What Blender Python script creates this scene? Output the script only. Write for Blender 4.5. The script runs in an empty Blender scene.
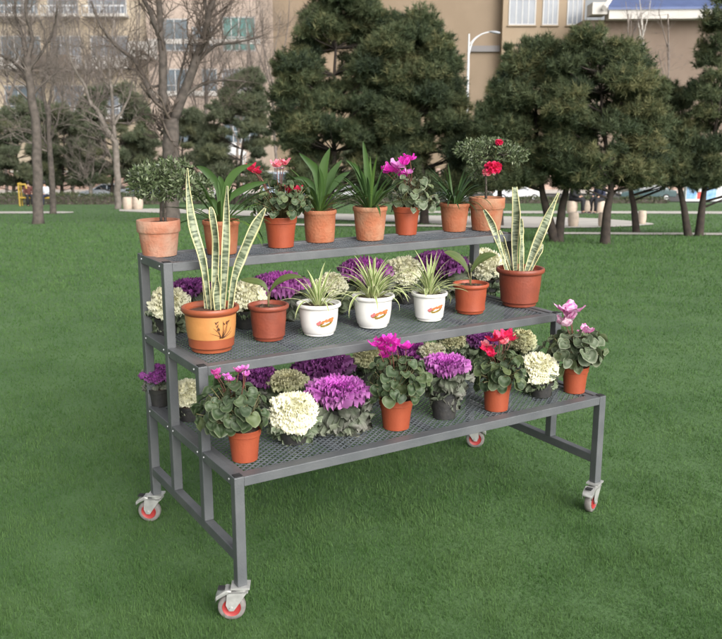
import bpy, math, random
import numpy as np
from mathutils import Vector, Matrix

sc = bpy.context.scene
col = sc.collection
PI = math.pi
# ------------------------------------------------------------------ camera, sky, sun, exposure
CAM = Vector((-0.9828, -2.3525, 1.555)); YAW = 0.5484; PITCH = 0.2223; FPX = 880.0   # focal length in pixels of a 722 px wide frame
cd = bpy.data.cameras.new('camera'); cam = bpy.data.objects.new('camera', cd); col.objects.link(cam); sc.camera = cam
cam.location = CAM; cam.rotation_euler = (PI/2 - PITCH, 0, -YAW)
cd.sensor_width = 36; cd.lens = 36 * FPX / 722; cd.clip_start = 0.05; cd.clip_end = 2000
cd.dof.use_dof = True; cd.dof.focus_distance = 3.5; cd.dof.aperture_fstop = cd.lens / 6.5
SUN_EL, SUN_AZ = math.radians(29), math.radians(178)     # azimuth clockwise from +Y: over the camera's right shoulder
w = bpy.data.worlds.new('World'); sc.world = w; w.use_nodes = True
nt = w.node_tree; nt.nodes.clear()
sky = nt.nodes.new('ShaderNodeTexSky'); sky.sky_type = 'NISHITA'; sky.sun_disc = False
sky.sun_elevation = SUN_EL; sky.sun_rotation = SUN_AZ; sky.air_density = 1.0; sky.dust_density = 6.0; sky.ozone_density = 1.0
hsv = nt.nodes.new('ShaderNodeHueSaturation'); hsv.inputs['Saturation'].default_value = 0.15
bg = nt.nodes.new('ShaderNodeBackground'); bg.inputs['Strength'].default_value = 0.105
wo = nt.nodes.new('ShaderNodeOutputWorld')
nt.links.new(sky.outputs[0], hsv.inputs['Color']); nt.links.new(hsv.outputs[0], bg.inputs['Color']); nt.links.new(bg.outputs[0], wo.inputs['Surface'])
sd = bpy.data.lights.new('sun', 'SUN'); sd.energy = 1.5; sd.angle = math.radians(80); sd.color = (1.0, 0.95, 0.88)
sun = bpy.data.objects.new('sun', sd); col.objects.link(sun)
sv = Vector((math.sin(SUN_AZ)*math.cos(SUN_EL), math.cos(SUN_AZ)*math.cos(SUN_EL), math.sin(SUN_EL)))
sun.rotation_euler = sv.to_track_quat('Z', 'Y').to_euler()
vs = sc.view_settings; vs.view_transform = 'Standard'; vs.look = 'None'; vs.gamma = 1.0; vs.exposure = 1.08; vs.use_curve_mapping = False

# ------------------------------------------------------------------ directions, terrain, rays
FH = Vector((math.sin(YAW), math.cos(YAW), 0)); RH = Vector((math.cos(YAW), -math.sin(YAW), 0)); UP = Vector((0, 0, 1))
FW = FH * math.cos(PITCH) - UP * math.sin(PITCH); UC = RH.cross(FW)
KS = 0.075
def _q(x, c, wd):
    return np.where(x < c-wd, 0, np.where(x < c+wd, (x-c+wd)**2/(4*wd), x-c))
def zg(s):                      # the lawn is level round the stand, then falls gently away to the road
    s = np.asarray(s, float)
    return -KS * (_q(s, 7.0, 2.0) - _q(s, 82.0, 5.0))
def fl(s, l, z=None):           # s metres ahead of the camera, l metres to its right
    p = Vector((CAM.x, CAM.y, 0)) + FH*s + RH*l
    p.z = float(zg(s)) if z is None else z
    return p
def ray(u, v):
    return FW + RH*((u-361)/FPX) - UC*((v-319.5)/FPX)
def on_z(u, v, z):
    d = ray(u, v); return CAM + d*((z-CAM.z)/d.z)
def at_s(u, v, s):              # the point s metres ahead that lies in this direction
    d = ray(u, v); return CAM + d*(s/d.dot(FH))
def gs(v):                      # how far ahead the lawn lies in row v of the photograph
    a, b = 2.0, 400.0
    def f(s): return at_s(361, v, s).z - float(zg(s))
    for _ in range(60):
        m = (a+b)/2
        if f(m) > 0: a = m
        else: b = m
    return a
def lat(u, s): return (at_s(u, 190, s) - CAM).dot(RH)
def sof(p): return (Vector(p) - CAM).dot(FH)
def pxm(p): return FPX / (Vector(p)-CAM).dot(FW)

# ------------------------------------------------------------------ materials
MATS = {}
def mat(name, c, rough=0.6, c2=None, scale=20, amount=1.0, bump=0, bscale=None, metal=0, trans=0, spec=0.5, par=None, emit=None, coords='Object', detail=4, lo=0.35, hi=0.65):
    """noise mix of two colours + bump; par = ('ramp', channel, [(pos, colour)...]) mixes by the mesh attribute instead"""
    m = bpy.data.materials.new(name); m.use_nodes = True; t = m.node_tree; N = t.nodes; Lk = t.links
    b = N['Principled BSDF']; b.inputs['Roughness'].default_value = rough; b.inputs['Metallic'].default_value = metal
    b.inputs['Specular IOR Level'].default_value = spec
    out = N['Material Output']
    tc = N.new('ShaderNodeTexCoord'); nz = N.new('ShaderNodeTexNoise'); nz.inputs['Scale'].default_value = scale; nz.inputs['Detail'].default_value = detail
    Lk.new(tc.outputs[coords], nz.inputs['Vector'])
    cr = N.new('ShaderNodeValToRGB'); cr.color_ramp.elements[0].position = lo; cr.color_ramp.elements[1].position = hi
    cc2 = c2 if c2 else tuple(x*0.8 for x in c)
    cr.color_ramp.elements[0].color = (*c, 1); cr.color_ramp.elements[1].color = (*cc2, 1)
    Lk.new(nz.outputs['Fac'], cr.inputs['Fac'])
    colr = cr.outputs['Color']
    if par:
        at = N.new('ShaderNodeAttribute'); at.attribute_name = 'par'
        sp = N.new('ShaderNodeSeparateXYZ'); Lk.new(at.outputs['Vector'], sp.inputs[0])
        for ch, stops in par:
            r2 = N.new('ShaderNodeValToRGB'); r2.color_ramp.interpolation = 'LINEAR'
            els = r2.color_ramp.elements
            while len(els) < len(stops): els.new(0.5)
            for e, (ps, cl, *al) in zip(els, stops):
                e.position = ps; e.color = (*cl, al[0] if al else 1.0)
            Lk.new(sp.outputs[ch], r2.inputs['Fac'])
            mx = N.new('ShaderNodeMix'); mx.data_type = 'RGBA'
            Lk.new(r2.outputs['Alpha'], mx.inputs['Factor']); Lk.new(colr, mx.inputs['A']); Lk.new(r2.outputs['Color'], mx.inputs['B'])
            colr = mx.outputs['Result']
    Lk.new(colr, b.inputs['Base Color'])
    if bump:
        nb = N.new('ShaderNodeTexNoise'); nb.inputs['Scale'].default_value = bscale or scale*3; nb.inputs['Detail'].default_value = 5
        Lk.new(tc.outputs[coords], nb.inputs['Vector'])
        bp = N.new('ShaderNodeBump'); bp.inputs['Strength'].default_value = bump; bp.inputs['Distance'].default_value = 0.01
        Lk.new(nb.outputs['Fac'], bp.inputs['Height']); Lk.new(bp.outputs[0], b.inputs['Normal'])
    if trans:
        tr = N.new('ShaderNodeBsdfTranslucent'); Lk.new(colr, tr.inputs['Color'])
        ms = N.new('ShaderNodeMixShader'); ms.inputs[0].default_value = trans
        Lk.new(b.outputs[0], ms.inputs[1]); Lk.new(tr.outputs[0], ms.inputs[2]); Lk.new(ms.outputs[0], out.inputs['Surface'])
    MATS[name] = m
    return m

mat('painted_steel', (.080,.086,.093), .45, (.108,.113,.119), 9, bump=.12, bscale=120)
mat('mesh_steel', (.066,.076,.088), .42, (.10,.11,.122), 14, bump=.1, bscale=90)
mat('zinc', (.47,.47,.46), .38, (.36,.36,.35), 40, metal=.35)
mat('bolt', (.36,.37,.38), .45, metal=.3)
mat('black_plastic', (.010,.010,.011), .85, (.02,.02,.022), 30)
mat('red_plastic', (.36,.035,.035), .45, (.28,.03,.03), 30)
mat('tyre', (.21,.19,.18), .65, (.15,.14,.135), 60)
mat('terracotta_old', (.36,.125,.060), .85, (.38,.22,.135), 14, bump=.35, bscale=90, lo=.38, hi=.72)
mat('terracotta_pink', (.40,.15,.085), .85, (.46,.29,.21), 12, bump=.35, bscale=90)
mat('terracotta', (.34,.10,.042), .8, (.37,.15,.078), 16, bump=.3, bscale=110)
mat('orange_plastic', (.315,.066,.027), .5, (.275,.055,.024), 20, bump=.1, bscale=160)
mat('redbrown_plastic', (.235,.055,.030), .45, (.19,.046,.027), 20, bump=.12, bscale=120)
mat('orange_glaze', (.31,.08,.034), .38, (.26,.066,.03), 20)
mat('yellow_glaze', (.52,.235,.075), .45, (.46,.20,.062), 22, bump=.08)
mat('white_glaze', (.80,.79,.77), .22, (.76,.75,.72), 20)
mat('black_pot', (.022,.022,.024), .55, (.04,.038,.036), 30, bump=.2)
mat('motif_brown', (.09,.035,.015), .5)
mat('motif_orange', (.60,.22,.05), .5, (.45,.10,.05), 150)
mat('motif_olive', (.25,.17,.03), .4)
mat('motif_pink', (.55,.17,.17), .4)
mat('soil', (.045,.028,.018), .95, (.085,.055,.035), 120, bump=.8, bscale=160)
mat('soil_red', (.12,.045,.025), .95, (.07,.035,.02), 120, bump=.8, bscale=160)
G = 'Generated'
# leaves: par = (across 0..1 [0 = midrib/centre, 1 = edge], along 0..1, random)
mat('cyclamen_leaf', (.030,.052,.020), .5, (.044,.070,.029), 60, spec=.28, trans=.12, par=[(0, [(0,(.045,.075,.03),1),(.3,(.035,.062,.024),.7),(.55,(.125,.155,.105),.75),(.76,(.026,.048,.019),.9),(.9,(.04,.065,.028),.8),(1,(.15,.175,.105),.9)]), (2, [(0,(.15,.18,.07),.5),(.4,(.1,.15,.06),0),(1,(.028,.045,.025),.6)])])
mat('silver_leaf', (.075,.10,.055), .55, (.115,.14,.09), 50, spec=.28, trans=.12, par=[(0, [(0,(.05,.08,.035),.6),(.5,(.165,.19,.135),.7),(.8,(.05,.075,.036),.8),(1,(.24,.26,.19),.9)]), (2, [(0,(.20,.25,.10),.5),(.5,(.1,.15,.06),0),(1,(.06,.09,.045),.5)])])
mat('cyclamen_stem', (.17,.06,.045), .5, trans=.1)
mat('petiole', (.16,.14,.06), .5, trans=.1)
def petal(n, a, b): mat(n, a, .5, b, 80, trans=.3, par=[(1, [(0,b,.8),(.35,a,0),(1,a,0)])])
petal('petal_red', (.85,.045,.13), (.50,.02,.06)); petal('petal_pinkred', (.85,.07,.16), (.85,.45,.48)); petal('petal_magenta', (.85,.05,.60), (.60,.03,.38))
petal('petal_mauve', (.72,.10,.60), (.80,.40,.72)); petal('petal_pink', (.80,.18,.55), (.55,.05,.30)); petal('petal_pale', (.86,.62,.80), (.62,.10,.38)); petal('petal_white', (.85,.80,.84), (.6,.2,.4))
petal('petal_rose', (.92,.05,.20), (.6,.01,.05))
mat('strap_leaf', (.026,.064,.013), .4, (.042,.088,.018), 18, spec=.28, trans=.18, par=[(1, [(0,(.22,.30,.08),.8),(.25,(.1,.2,.05),.2),(1,(.03,.07,.02),.35)]), (2, [(0,(.11,.19,.035),.5),(.5,(.1,.15,.06),0),(1,(.018,.042,.018),.6)])])
mat('dark_strap_leaf', (.018,.043,.016), .4, (.03,.062,.022), 18, spec=.28, trans=.12, par=[(1, [(0,(.16,.24,.06),.8),(.3,(.1,.2,.05),.1),(1,(.03,.07,.02),.2)]), (2, [(0,(.075,.13,.03),.5),(.5,(.1,.15,.06),0),(1,(.018,.042,.02),.6)])])
mat('spider_leaf', (.15,.24,.055), .42, (.19,.28,.075), 18, spec=.28, trans=.2, par=[(0, [(0,(.16,.26,.06),1),(.45,(.2,.3,.08),.8),(.62,(.62,.64,.36),1),(1,(.66,.66,.42),1)]), (1, [(0,(.70,.70,.42),.9),(.25,(.5,.55,.2),0),(1,(.4,.4,.2),.2)])])
mat('seedling_leaf', (.06,.095,.028), .45, (.085,.11,.035), 30, spec=.28, trans=.18, par=[(0, [(0,(.13,.17,.06),.8),(.15,(.08,.12,.03),0),(1,(.10,.08,.03),.3)])])
mat('kale_green', (.115,.16,.080), .65, (.18,.225,.135), 55, bump=.3, bscale=80, trans=.1, par=[(1, [(0,(.34,.36,.24),.7),(.3,(.2,.25,.15),0),(.85,(.2,.25,.15),0),(1,(.24,.24,.20),.6)]), (2, [(0,(.21,.27,.14),.5),(.5,(.1,.1,.1),0),(1,(.055,.09,.038),.6)])])
mat('kale_purple_rim', (.105,.135,.082), .65, (.165,.185,.135), 50, bump=.3, bscale=80, trans=.1, par=[(1, [(0,(.30,.12,.26),.8),(.35,(.2,.1,.2),0),(.8,(.2,.15,.18),.1),(1,(.20,.16,.17),.5)]), (2, [(0,(.17,.22,.12),.5),(.5,(.1,.1,.1),0),(1,(.05,.08,.035),.6)])])
mat('kale_purple', (.32,.05,.29), .6, (.22,.03,.215), 60, trans=.15, par=[(1, [(0,(.62,.28,.56),.9),(.3,(.45,.08,.42),.4),(.8,(.3,.05,.3),0),(1,(.50,.20,.47),.7)]), (2, [(0,(.50,.055,.46),.85),(.5,(.40,.06,.38),.35),(1,(.34,.16,.31),.7)])])
mat('kale_dark', (.20,.034,.20), .6, (.14,.024,.145), 60, trans=.12, par=[(1, [(0,(.42,.2,.4),.8),(.35,(.3,.08,.3),.3),(.8,(.2,.05,.2),0),(1,(.26,.10,.26),.7)]), (2, [(0,(.30,.05,.32),.8),(.5,(.3,.05,.3),.2),(1,(.08,.03,.085),.7)])])
mat('kale_white', (.80,.78,.58), .6, (.72,.70,.47), 70, trans=.2, par=[(1, [(0,(.62,.64,.34),.8),(.4,(.8,.8,.6),0),(1,(.85,.83,.70),.6)]), (2, [(0,(.74,.70,.42),.5),(.5,(.8,.8,.6),0),(1,(.70,.72,.52),.5)])])
mat('kale_cream', (.52,.50,.27), .6, (.42,.42,.21), 70, trans=.2, par=[(1, [(0,(.40,.44,.2),.8),(.4,(.5,.5,.3),0),(1,(.60,.57,.38),.6)]), (2, [(0,(.55,.50,.24),.5),(.5,(.8,.8,.6),0),(1,(.34,.38,.20),.6)])])
mat('shrub_leaf', (.058,.088,.032), .45, (.11,.14,.065), 40, trans=.15, spec=.7, par=[(2, [(0,(.30,.34,.21),.9),(.25,(.2,.24,.14),.3),(.6,(.1,.15,.06),0),(1,(.03,.045,.022),.8)])])
mat('bark_fine', (.06,.048,.04), .85, (.10,.085,.07), 60, bump=.5)

def snake_mat():
    m = bpy.data.materials.new('snake_leaf'); m.use_nodes = True; t = m.node_tree; N = t.nodes; Lk = t.links; b = N['Principled BSDF']
    b.inputs['Roughness'].default_value = .42
    at = N.new('ShaderNodeAttribute'); at.attribute_name = 'par'; sp = N.new('ShaderNodeSeparateXYZ'); Lk.new(at.outputs['Vector'], sp.inputs[0])
    cb = N.new('ShaderNodeCombineXYZ')
    m1 = N.new('ShaderNodeMath'); m1.operation = 'MULTIPLY'; m1.inputs[1].default_value = 48; Lk.new(sp.outputs[1], m1.inputs[0])
    m2 = N.new('ShaderNodeMath'); m2.operation = 'MULTIPLY'; m2.inputs[1].default_value = 1.0; Lk.new(sp.outputs[0], m2.inputs[0])
    Lk.new(m2.outputs[0], cb.inputs[0]); Lk.new(m1.outputs[0], cb.inputs[1]); m3 = N.new('ShaderNodeMath'); m3.operation = 'MULTIPLY'; m3.inputs[1].default_value = 30
    Lk.new(sp.outputs[2], m3.inputs[0]); Lk.new(m3.outputs[0], cb.inputs[2])
    nz = N.new('ShaderNodeTexNoise'); nz.inputs['Scale'].default_value = .8; nz.inputs['Detail'].default_value = 2.5; Lk.new(cb.outputs[0], nz.inputs['Vector'])
    cr = N.new('ShaderNodeValToRGB'); e = cr.color_ramp.elements; e[0].position = .40; e[0].color = (.27,.30,.20,1); e[1].position = .60; e[1].color = (.062,.085,.048,1)
    Lk.new(nz.outputs['Fac'], cr.inputs[0])
    ed = N.new('ShaderNodeValToRGB'); e = ed.color_ramp.elements; e[0].position = .74; e[0].color = (0,0,0,1); e[1].position = .82; e[1].color = (1,1,1,1); ab = N.new('ShaderNodeMath'); ab.operation = 'SUBTRACT'; ab.inputs[1].default_value = .5; Lk.new(sp.outputs[0], ab.inputs[0]); ab2 = N.new('ShaderNodeMath'); ab2.operation = 'ABSOLUTE'; Lk.new(ab.outputs[0], ab2.inputs[0]); ab3 = N.new('ShaderNodeMath'); ab3.operation = 'MULTIPLY'; ab3.inputs[1].default_value = 2; Lk.new(ab2.outputs[0], ab3.inputs[0]); Lk.new(ab3.outputs[0], ed.inputs[0])
    mx = N.new('ShaderNodeMix'); mx.data_type = 'RGBA'; mx.inputs['B'].default_value = (.55,.51,.27,1); Lk.new(ed.outputs[0], mx.inputs['Factor']); Lk.new(cr.outputs[0], mx.inputs['A'])
    Lk.new(mx.outputs['Result'], b.inputs['Base Color']); MATS['snake_leaf'] = m
snake_mat()

# background materials
mat('lawn', (.046,.102,.030), .95, (.070,.135,.045), 1.6, bump=.6, bscale=60, detail=8)
mat('grass_blade', (.076,.156,.048), .7, (.114,.202,.070), 3.5, trans=.35, spec=.05, par=[(2, [(0,(.140,.232,.085),.7),(.4,(.06,.11,.04),0),(.7,(.06,.11,.04),0),(1,(.045,.112,.030),.7)])])
mat('paving', (.50,.47,.43), .8, (.40,.38,.35), 1.5, bump=.2, bscale=20)
mat('asphalt', (.06,.06,.062), .9, (.045,.045,.047), 2)
mat('stone_drum', (.50,.41,.33), .8, (.40,.33,.27), 8, bump=.4)
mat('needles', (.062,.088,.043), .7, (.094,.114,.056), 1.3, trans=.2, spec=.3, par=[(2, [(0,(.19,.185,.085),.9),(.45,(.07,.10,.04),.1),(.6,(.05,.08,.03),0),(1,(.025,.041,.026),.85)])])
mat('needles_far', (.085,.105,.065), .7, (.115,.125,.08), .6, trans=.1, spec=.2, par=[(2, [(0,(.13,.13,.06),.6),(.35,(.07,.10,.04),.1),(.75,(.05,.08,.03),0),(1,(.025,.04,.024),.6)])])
mat('pine_bark', (.026,.020,.017), .95, (.05,.038,.03), 9, bump=.8, bscale=25)
mat('bare_bark', (.105,.088,.075), .9, (.055,.046,.04), 7, bump=1, bscale=20)
mat('pale_bark', (.19,.165,.145), .9, (.11,.095,.08), 5, bump=.5, bscale=20)
mat('white_bark', (.55,.52,.48), .8, (.3,.27,.24), 6)
mat('twig', (.19,.16,.14), .9, (.12,.10,.088), 3)
mat('twig_dark', (.12,.095,.08), .9, (.09,.07,.055), 3)
mat('hedge_leaf', (.05,.072,.028), .6, (.075,.092,.04), 2.5, trans=.1, par=[(2, [(0,(.13,.11,.055),.7),(.4,(.07,.10,.04),0),(.7,(.05,.08,.03),0),(1,(.018,.026,.012),.8)])])
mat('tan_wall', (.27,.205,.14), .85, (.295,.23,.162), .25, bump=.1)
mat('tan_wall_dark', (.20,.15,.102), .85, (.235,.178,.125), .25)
mat('pink_wall', (.36,.285,.235), .85, (.42,.34,.285), .3)
mat('cream_wall', (.44,.36,.26), .85, (.49,.42,.32), .3)
mat('white_wall', (.52,.50,.47), .8, (.45,.43,.40), .5)
mat('brown_wall', (.16,.118,.09), .85, (.19,.145,.112), .3)
mat('grey_band', (.19,.18,.18), .8)
mat('pink_low_wall', (.42,.30,.25), .85, (.36,.25,.2), .8)
mat('glass', (.10,.135,.16), .12, (.16,.20,.235), .5, spec=.8)
mat('teal_glass', (.06,.17,.16), .15, (.10,.24,.22), .5, spec=.8)
mat('pale_glass', (.15,.17,.20), .25, (.21,.23,.26), .5, spec=.8)
mat('white_frame', (.46,.46,.46), .5)
mat('blue_roof', (.055,.082,.185), .6, (.068,.10,.22), .8, bump=.3, bscale=4)
mat('lamp_metal', (.62,.64,.66), .4)
mat('lamp_glass', (.35,.37,.4), .3)
mat('car_white', (.76,.77,.80), .25); mat('car_green', (.055,.095,.10), .22); mat('car_silver', (.42,.46,.50), .25); mat('van_blue', (.30,.36,.44), .4); mat('truck_white', (.74,.74,.74), .4)
mat('car_glass', (.03,.04,.05), .08, spec=.8)
mat('rubber', (.018,.018,.018), .8)
mat('light_red', (.45,.02,.02), .3); mat('light_clear', (.7,.7,.7), .2)
mat('yellow_paint', (.42,.28,.04), .5); mat('kiosk_blue', (.10,.27,.52), .5, (.30,.45,.65), 2.5); mat('kiosk_white', (.72,.74,.76), .5); mat('kiosk_red', (.58,.06,.05), .5)
mat('skin', (.50,.30,.21), .6); mat('hair', (.012,.010,.010), .6)
mat('cloth_black', (.016,.016,.02), .9); mat('cloth_maroon', (.10,.032,.028), .9); mat('cloth_navy', (.025,.03,.06), .9); mat('cloth_white', (.62,.64,.70), .9); mat('cloth_grey', (.10,.10,.11), .9)

# ------------------------------------------------------------------ mesh helpers
def link(o, parent=None, loc=None):
    col.objects.link(o)
    if loc is not None: o.location = loc
    if parent is not None: o.parent = parent
    return o
def thing(name, label, cat, loc=(0,0,0), rz=0, group=None):
    o = bpy.data.objects.new(name, None); o.empty_display_size = .1; link(o, None, loc); o.rotation_euler = (0,0,rz)
    return tag(o, label, cat, group)
def tag(o, label=None, cat=None, group=None, kind=None):
    if label: o['label'] = label
    if cat: o['category'] = cat
    if group: o['group'] = group
    if kind: o['kind'] = kind
    return o
def np_obj(name, V, nper, mats, parent=None, loc=None, par=None, smooth=False, midx=None):
    """V: (n,3) vertices in runs of nper per face"""
    V = np.asarray(V, np.float32).reshape(-1, 3); n = len(V); f = n // nper
    me = bpy.data.meshes.new(name); me.vertices.add(n); me.vertices.foreach_set('co', V.ravel())
    me.loops.add(n); me.loops.foreach_set('vertex_index', np.arange(n, dtype=np.int32))
    me.polygons.add(f); me.polygons.foreach_set('loop_start', np.arange(0, n, nper, dtype=np.int32))
    me.update(calc_edges=True)
    if par is not None:
        a = me.attributes.new('par', 'FLOAT_VECTOR', 'POINT'); a.data.foreach_set('vector', np.asarray(par, np.float32).ravel())
    for m in (mats if isinstance(mats, (list, tuple)) else [mats]): me.materials.append(MATS[m])
    if midx is not None: me.polygons.foreach_set('material_index', np.asarray(midx, np.int32))
    if smooth: me.polygons.foreach_set('use_smooth', np.ones(f, bool))
    return link(bpy.data.objects.new(name, me), parent, loc)

class MB:
    def __init__(s): s.v=[]; s.f=[]; s.p=[]; s.m=[]; s.cur=0
    def vert(s, p, par=(0,0,0)): s.v.append((p[0],p[1],p[2])); s.p.append(par); return len(s.v)-1
    def face(s, *ix): s.f.append(ix); s.m.append(s.cur)
    def box(s, a, b, M=None):
        x0,y0,z0 = a; x1,y1,z1 = b
        P = [Vector(q) for q in ((x0,y0,z0),(x1,y0,z0),(x1,y1,z0),(x0,y1,z0),(x0,y0,z1),(x1,y0,z1),(x1,y1,z1),(x0,y1,z1))]
        if M: P = [M @ q for q in P]
        i = [s.vert(q) for q in P]
        for q in ((3,2,1,0),(4,5,6,7),(0,1,5,4),(1,2,6,5),(2,3,7,6),(3,0,4,7)): s.face(*[i[k] for k in q])
        return s
    def tube(s, pts, rad, n=8, cap=True):
        pts = [Vector(p) for p in pts]; rad = rad if isinstance(rad, (list,tuple)) else [rad]*len(pts)
        rings = []; ref = None
        for k, p in enumerate(pts):
            d = (pts[min(k+1,len(pts)-1)] - pts[max(k-1,0)]).normalized()
            if ref is None: ref = d.orthogonal().normalized()
            ref = (ref - d*ref.dot(d)); ref = ref.normalized() if ref.length > 1e-6 else d.orthogonal().normalized()
            bn = d.cross(ref)
            rings.append([s.vert(p + (ref*math.cos(2*PI*j/n) + bn*math.sin(2*PI*j/n))*rad[k], (j/n, k/(len(pts)-1), 0)) for j in range(n)])
        for a, b in zip(rings, rings[1:]):
            for j in range(n): s.face(a[j], a[(j+1)%n], b[(j+1)%n], b[j])
        if cap: s.face(*reversed(rings[0])); s.face(*rings[-1])
        return s
    def lathe(s, prof, n=40, M=None, mi=None):
        rings = []
        for (r, z) in prof:
            ring = []
            for j in range(n):
                a = 2*PI*j/n; q = Vector((r*math.cos(a), r*math.sin(a), z))
                ring.append(s.vert(M @ q if M else q, (j/n, z, 0)))
            rings.append(ring)
        for k, (a, b) in enumerate(zip(rings, rings[1:])):
            if mi: s.cur = mi[k]
            for j in range(n): s.face(a[j], a[(j+1)%n], b[(j+1)%n], b[j])
        return s
    def grid(s, rows):           # rows of vertex indices
        for a, b in zip(rows, rows[1:]):
            for j in range(len(a)-1): s.face(a[j], a[j+1], b[j+1], b[j])
        return s
    def build(s, name, mats, parent=None, loc=None, smooth=False, bevel=0, attr=True):
        me = bpy.data.meshes.new(name); me.from_pydata(s.v, [], s.f); me.update()
        if attr:
            a = me.attributes.new('par', 'FLOAT_VECTOR', 'POINT'); a.data.foreach_set('vector', np.asarray(s.p, np.float32).ravel())
        for m in (mats if isinstance(mats, (list,tuple)) else [mats]): me.materials.append(MATS[m])
        me.polygons.foreach_set('material_index', np.asarray(s.m, np.int32))
        if smooth:
            me.polygons.foreach_set('use_smooth', np.ones(len(s.f), bool))
            if smooth != 'all': me.set_sharp_from_angle(angle=math.radians(smooth if smooth > 1 else 40))
        o = link(bpy.data.objects.new(name, me), parent, loc)
        if bevel:
            bv = o.modifiers.new('bevel', 'BEVEL'); bv.width = bevel; bv.segments = 2; bv.limit_method = 'ANGLE'
        return o

# ------------------------------------------------------------------ the setting: lawn, paths, road
def sheet(name, srows, lfun, m, dz=0.0, label=None, nl=2):
    b = MB(); rows = []
    for s_ in srows:
        l0, l1 = lfun(s_)
        rows.append([b.vert(fl(s_, l0+(l1-l0)*k/nl) + UP*dz) for k in range(nl+1)])
    b.grid(rows)
    o = b.build(name, m, smooth='all'); tag(o, kind='structure'); return o
srows = [-60,-20,0,2,4,5]+[5+.25*i for i in range(1,20)]+[10+2*i for i in range(34)]+[77+.6*i for i in range(20)]+[90,130,200,400,900]
sheet('lawn', srows, lambda s_: (-60-abs(s_)*1.2, 60+abs(s_)*1.2), 'lawn', nl=8)
POLYS = []
def strip(name, pts, m='paving', dz=.02):      # pts: (u, v_far, v_near) in the photo's rows; laid on the slope in metres
    b = MB(); rows = []
    for (u, v0, v1) in pts:
        s0, s1 = gs(v0), gs(v1)
        rows.append([b.vert(fl(s_, lat(u, s_)) + UP*dz) for s_ in [s0+(s1-s0)*k/6 for k in range(7)]])
    b.grid(rows)
    POLYS.append([(gs(p[1])+.0, lat(p[0], gs(p[1]))) for p in pts]+[(gs(p[2]), lat(p[0], gs(p[2]))) for p in reversed(pts)])
    o = b.build(name, m, smooth='all'); tag(o, kind='structure'); return o
strip('curved_path', [(-40,212,214),(60,211.8,213.8),(72,212.2,213)], dz=.02)
strip('paved_plaza', [(118,209.5,211.5),(150,209,213),(200,209.5,214),(260,211.5,217),(330,214,220),(400,215.5,222.5),(470,216.5,226),(520,217,228),(560,217.6,228.5),(600,219,228),(640,222,226.5),(656,224,225)])
strip('park_path', [(400,211.5,213.2),(480,211.4,213.6),(560,211.4,213.8),(640,211.6,214),(780,211.9,214.4)])
strip('narrow_path', [(540,233,234.6),(600,233,235),(680,233.4,235.5),(790,234,236.4)])
strip('side_path', [(270,224.5,226),(330,224.8,226.6),(430,225.5,227.4),(520,227.5,229.2)], dz=.026)
sheet('road', [70, 73, 76, 79, 82, 85, 88], lambda s_: (-80, 80), 'asphalt', dz=.03)
sheet('pavement', [88, 90, 96], lambda s_: (-80, 80), 'paving', dz=.12)

# grass blades: far too many to count
rng = np.random.default_rng(4)
def grass(n):
    s0, s1 = 2.0, 62.0
    a = 1.0
    q = rng.random(n); s_ = 1/((1/s0) + q*((1/s1)-(1/s0)))          # density falls with distance
    l_ = (rng.random(n)*2-1) * (0.52*s_ + 1.1)
    inside = np.zeros(n, bool)
    for pg in POLYS:
        c = np.zeros(n, bool)
        for (sa, la), (sb, lb) in zip(pg, pg[1:]+pg[:1]):
            if la != lb: c ^= ((la > l_) != (lb > l_)) & (s_ < (sb-sa)*(l_-la)/(lb-la)+sa)
        inside |= c
    s_, l_ = s_[~inside], l_[~inside]; n = len(s_)
    gx = np.sin(l_*17+3*np.sin(s_*5))*np.sin(s_*15+3*np.sin(l_*6.5)); clump = .7*gx+np.sin(l_*2.1+s_*1.3)*np.cos(l_*1.1-s_*2.7)*.5 + np.sin(l_*6.3-s_*3.7)*np.cos(l_*4.9+s_*7.1)*.5
    h = (.012 + .016*rng.random(n)**1.5) * (1+.30*clump) * np.clip(s_/6, 1, 3)
    wd = (.0021+.0018*rng.random(n)) * np.clip(s_/3.0, .9, 9)
    P = np.array([CAM.x, CAM.y, 0]) + s_[:,None]*np.array(FH) + l_[:,None]*np.array(RH); P[:,2] = zg(s_) - .003
    az = rng.random(n)*2*PI; lean = rng.random(n)*1.15
    side = np.stack([np.cos(az), np.sin(az), np.zeros(n)], 1); ld = np.stack([-np.sin(az), np.cos(az), np.zeros(n)], 1)
    az2 = az + rng.normal(0, .9, n); ld = np.stack([np.cos(az2+1.57), np.sin(az2+1.57), np.zeros(n)], 1)
    tip = P + ld*(h*np.sin(lean))[:,None]; tip[:,2] += h*np.cos(lean)
    V = np.stack([P - side*wd[:,None]/2, P + side*wd[:,None]/2, tip], 1).reshape(-1,3)
    r = np.clip(.5 + .2*rng.normal(size=n) - .21*clump, 0, 1)
    par = np.repeat(np.stack([np.zeros(n), np.zeros(n), r], 1), 3, 0)
    o = np_obj('grass', V, 3, 'grass_blade', par=par); tag(o, 'short mown green grass covering the lawn round the stand', 'grass', kind='stuff')
grass(760000)

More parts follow.
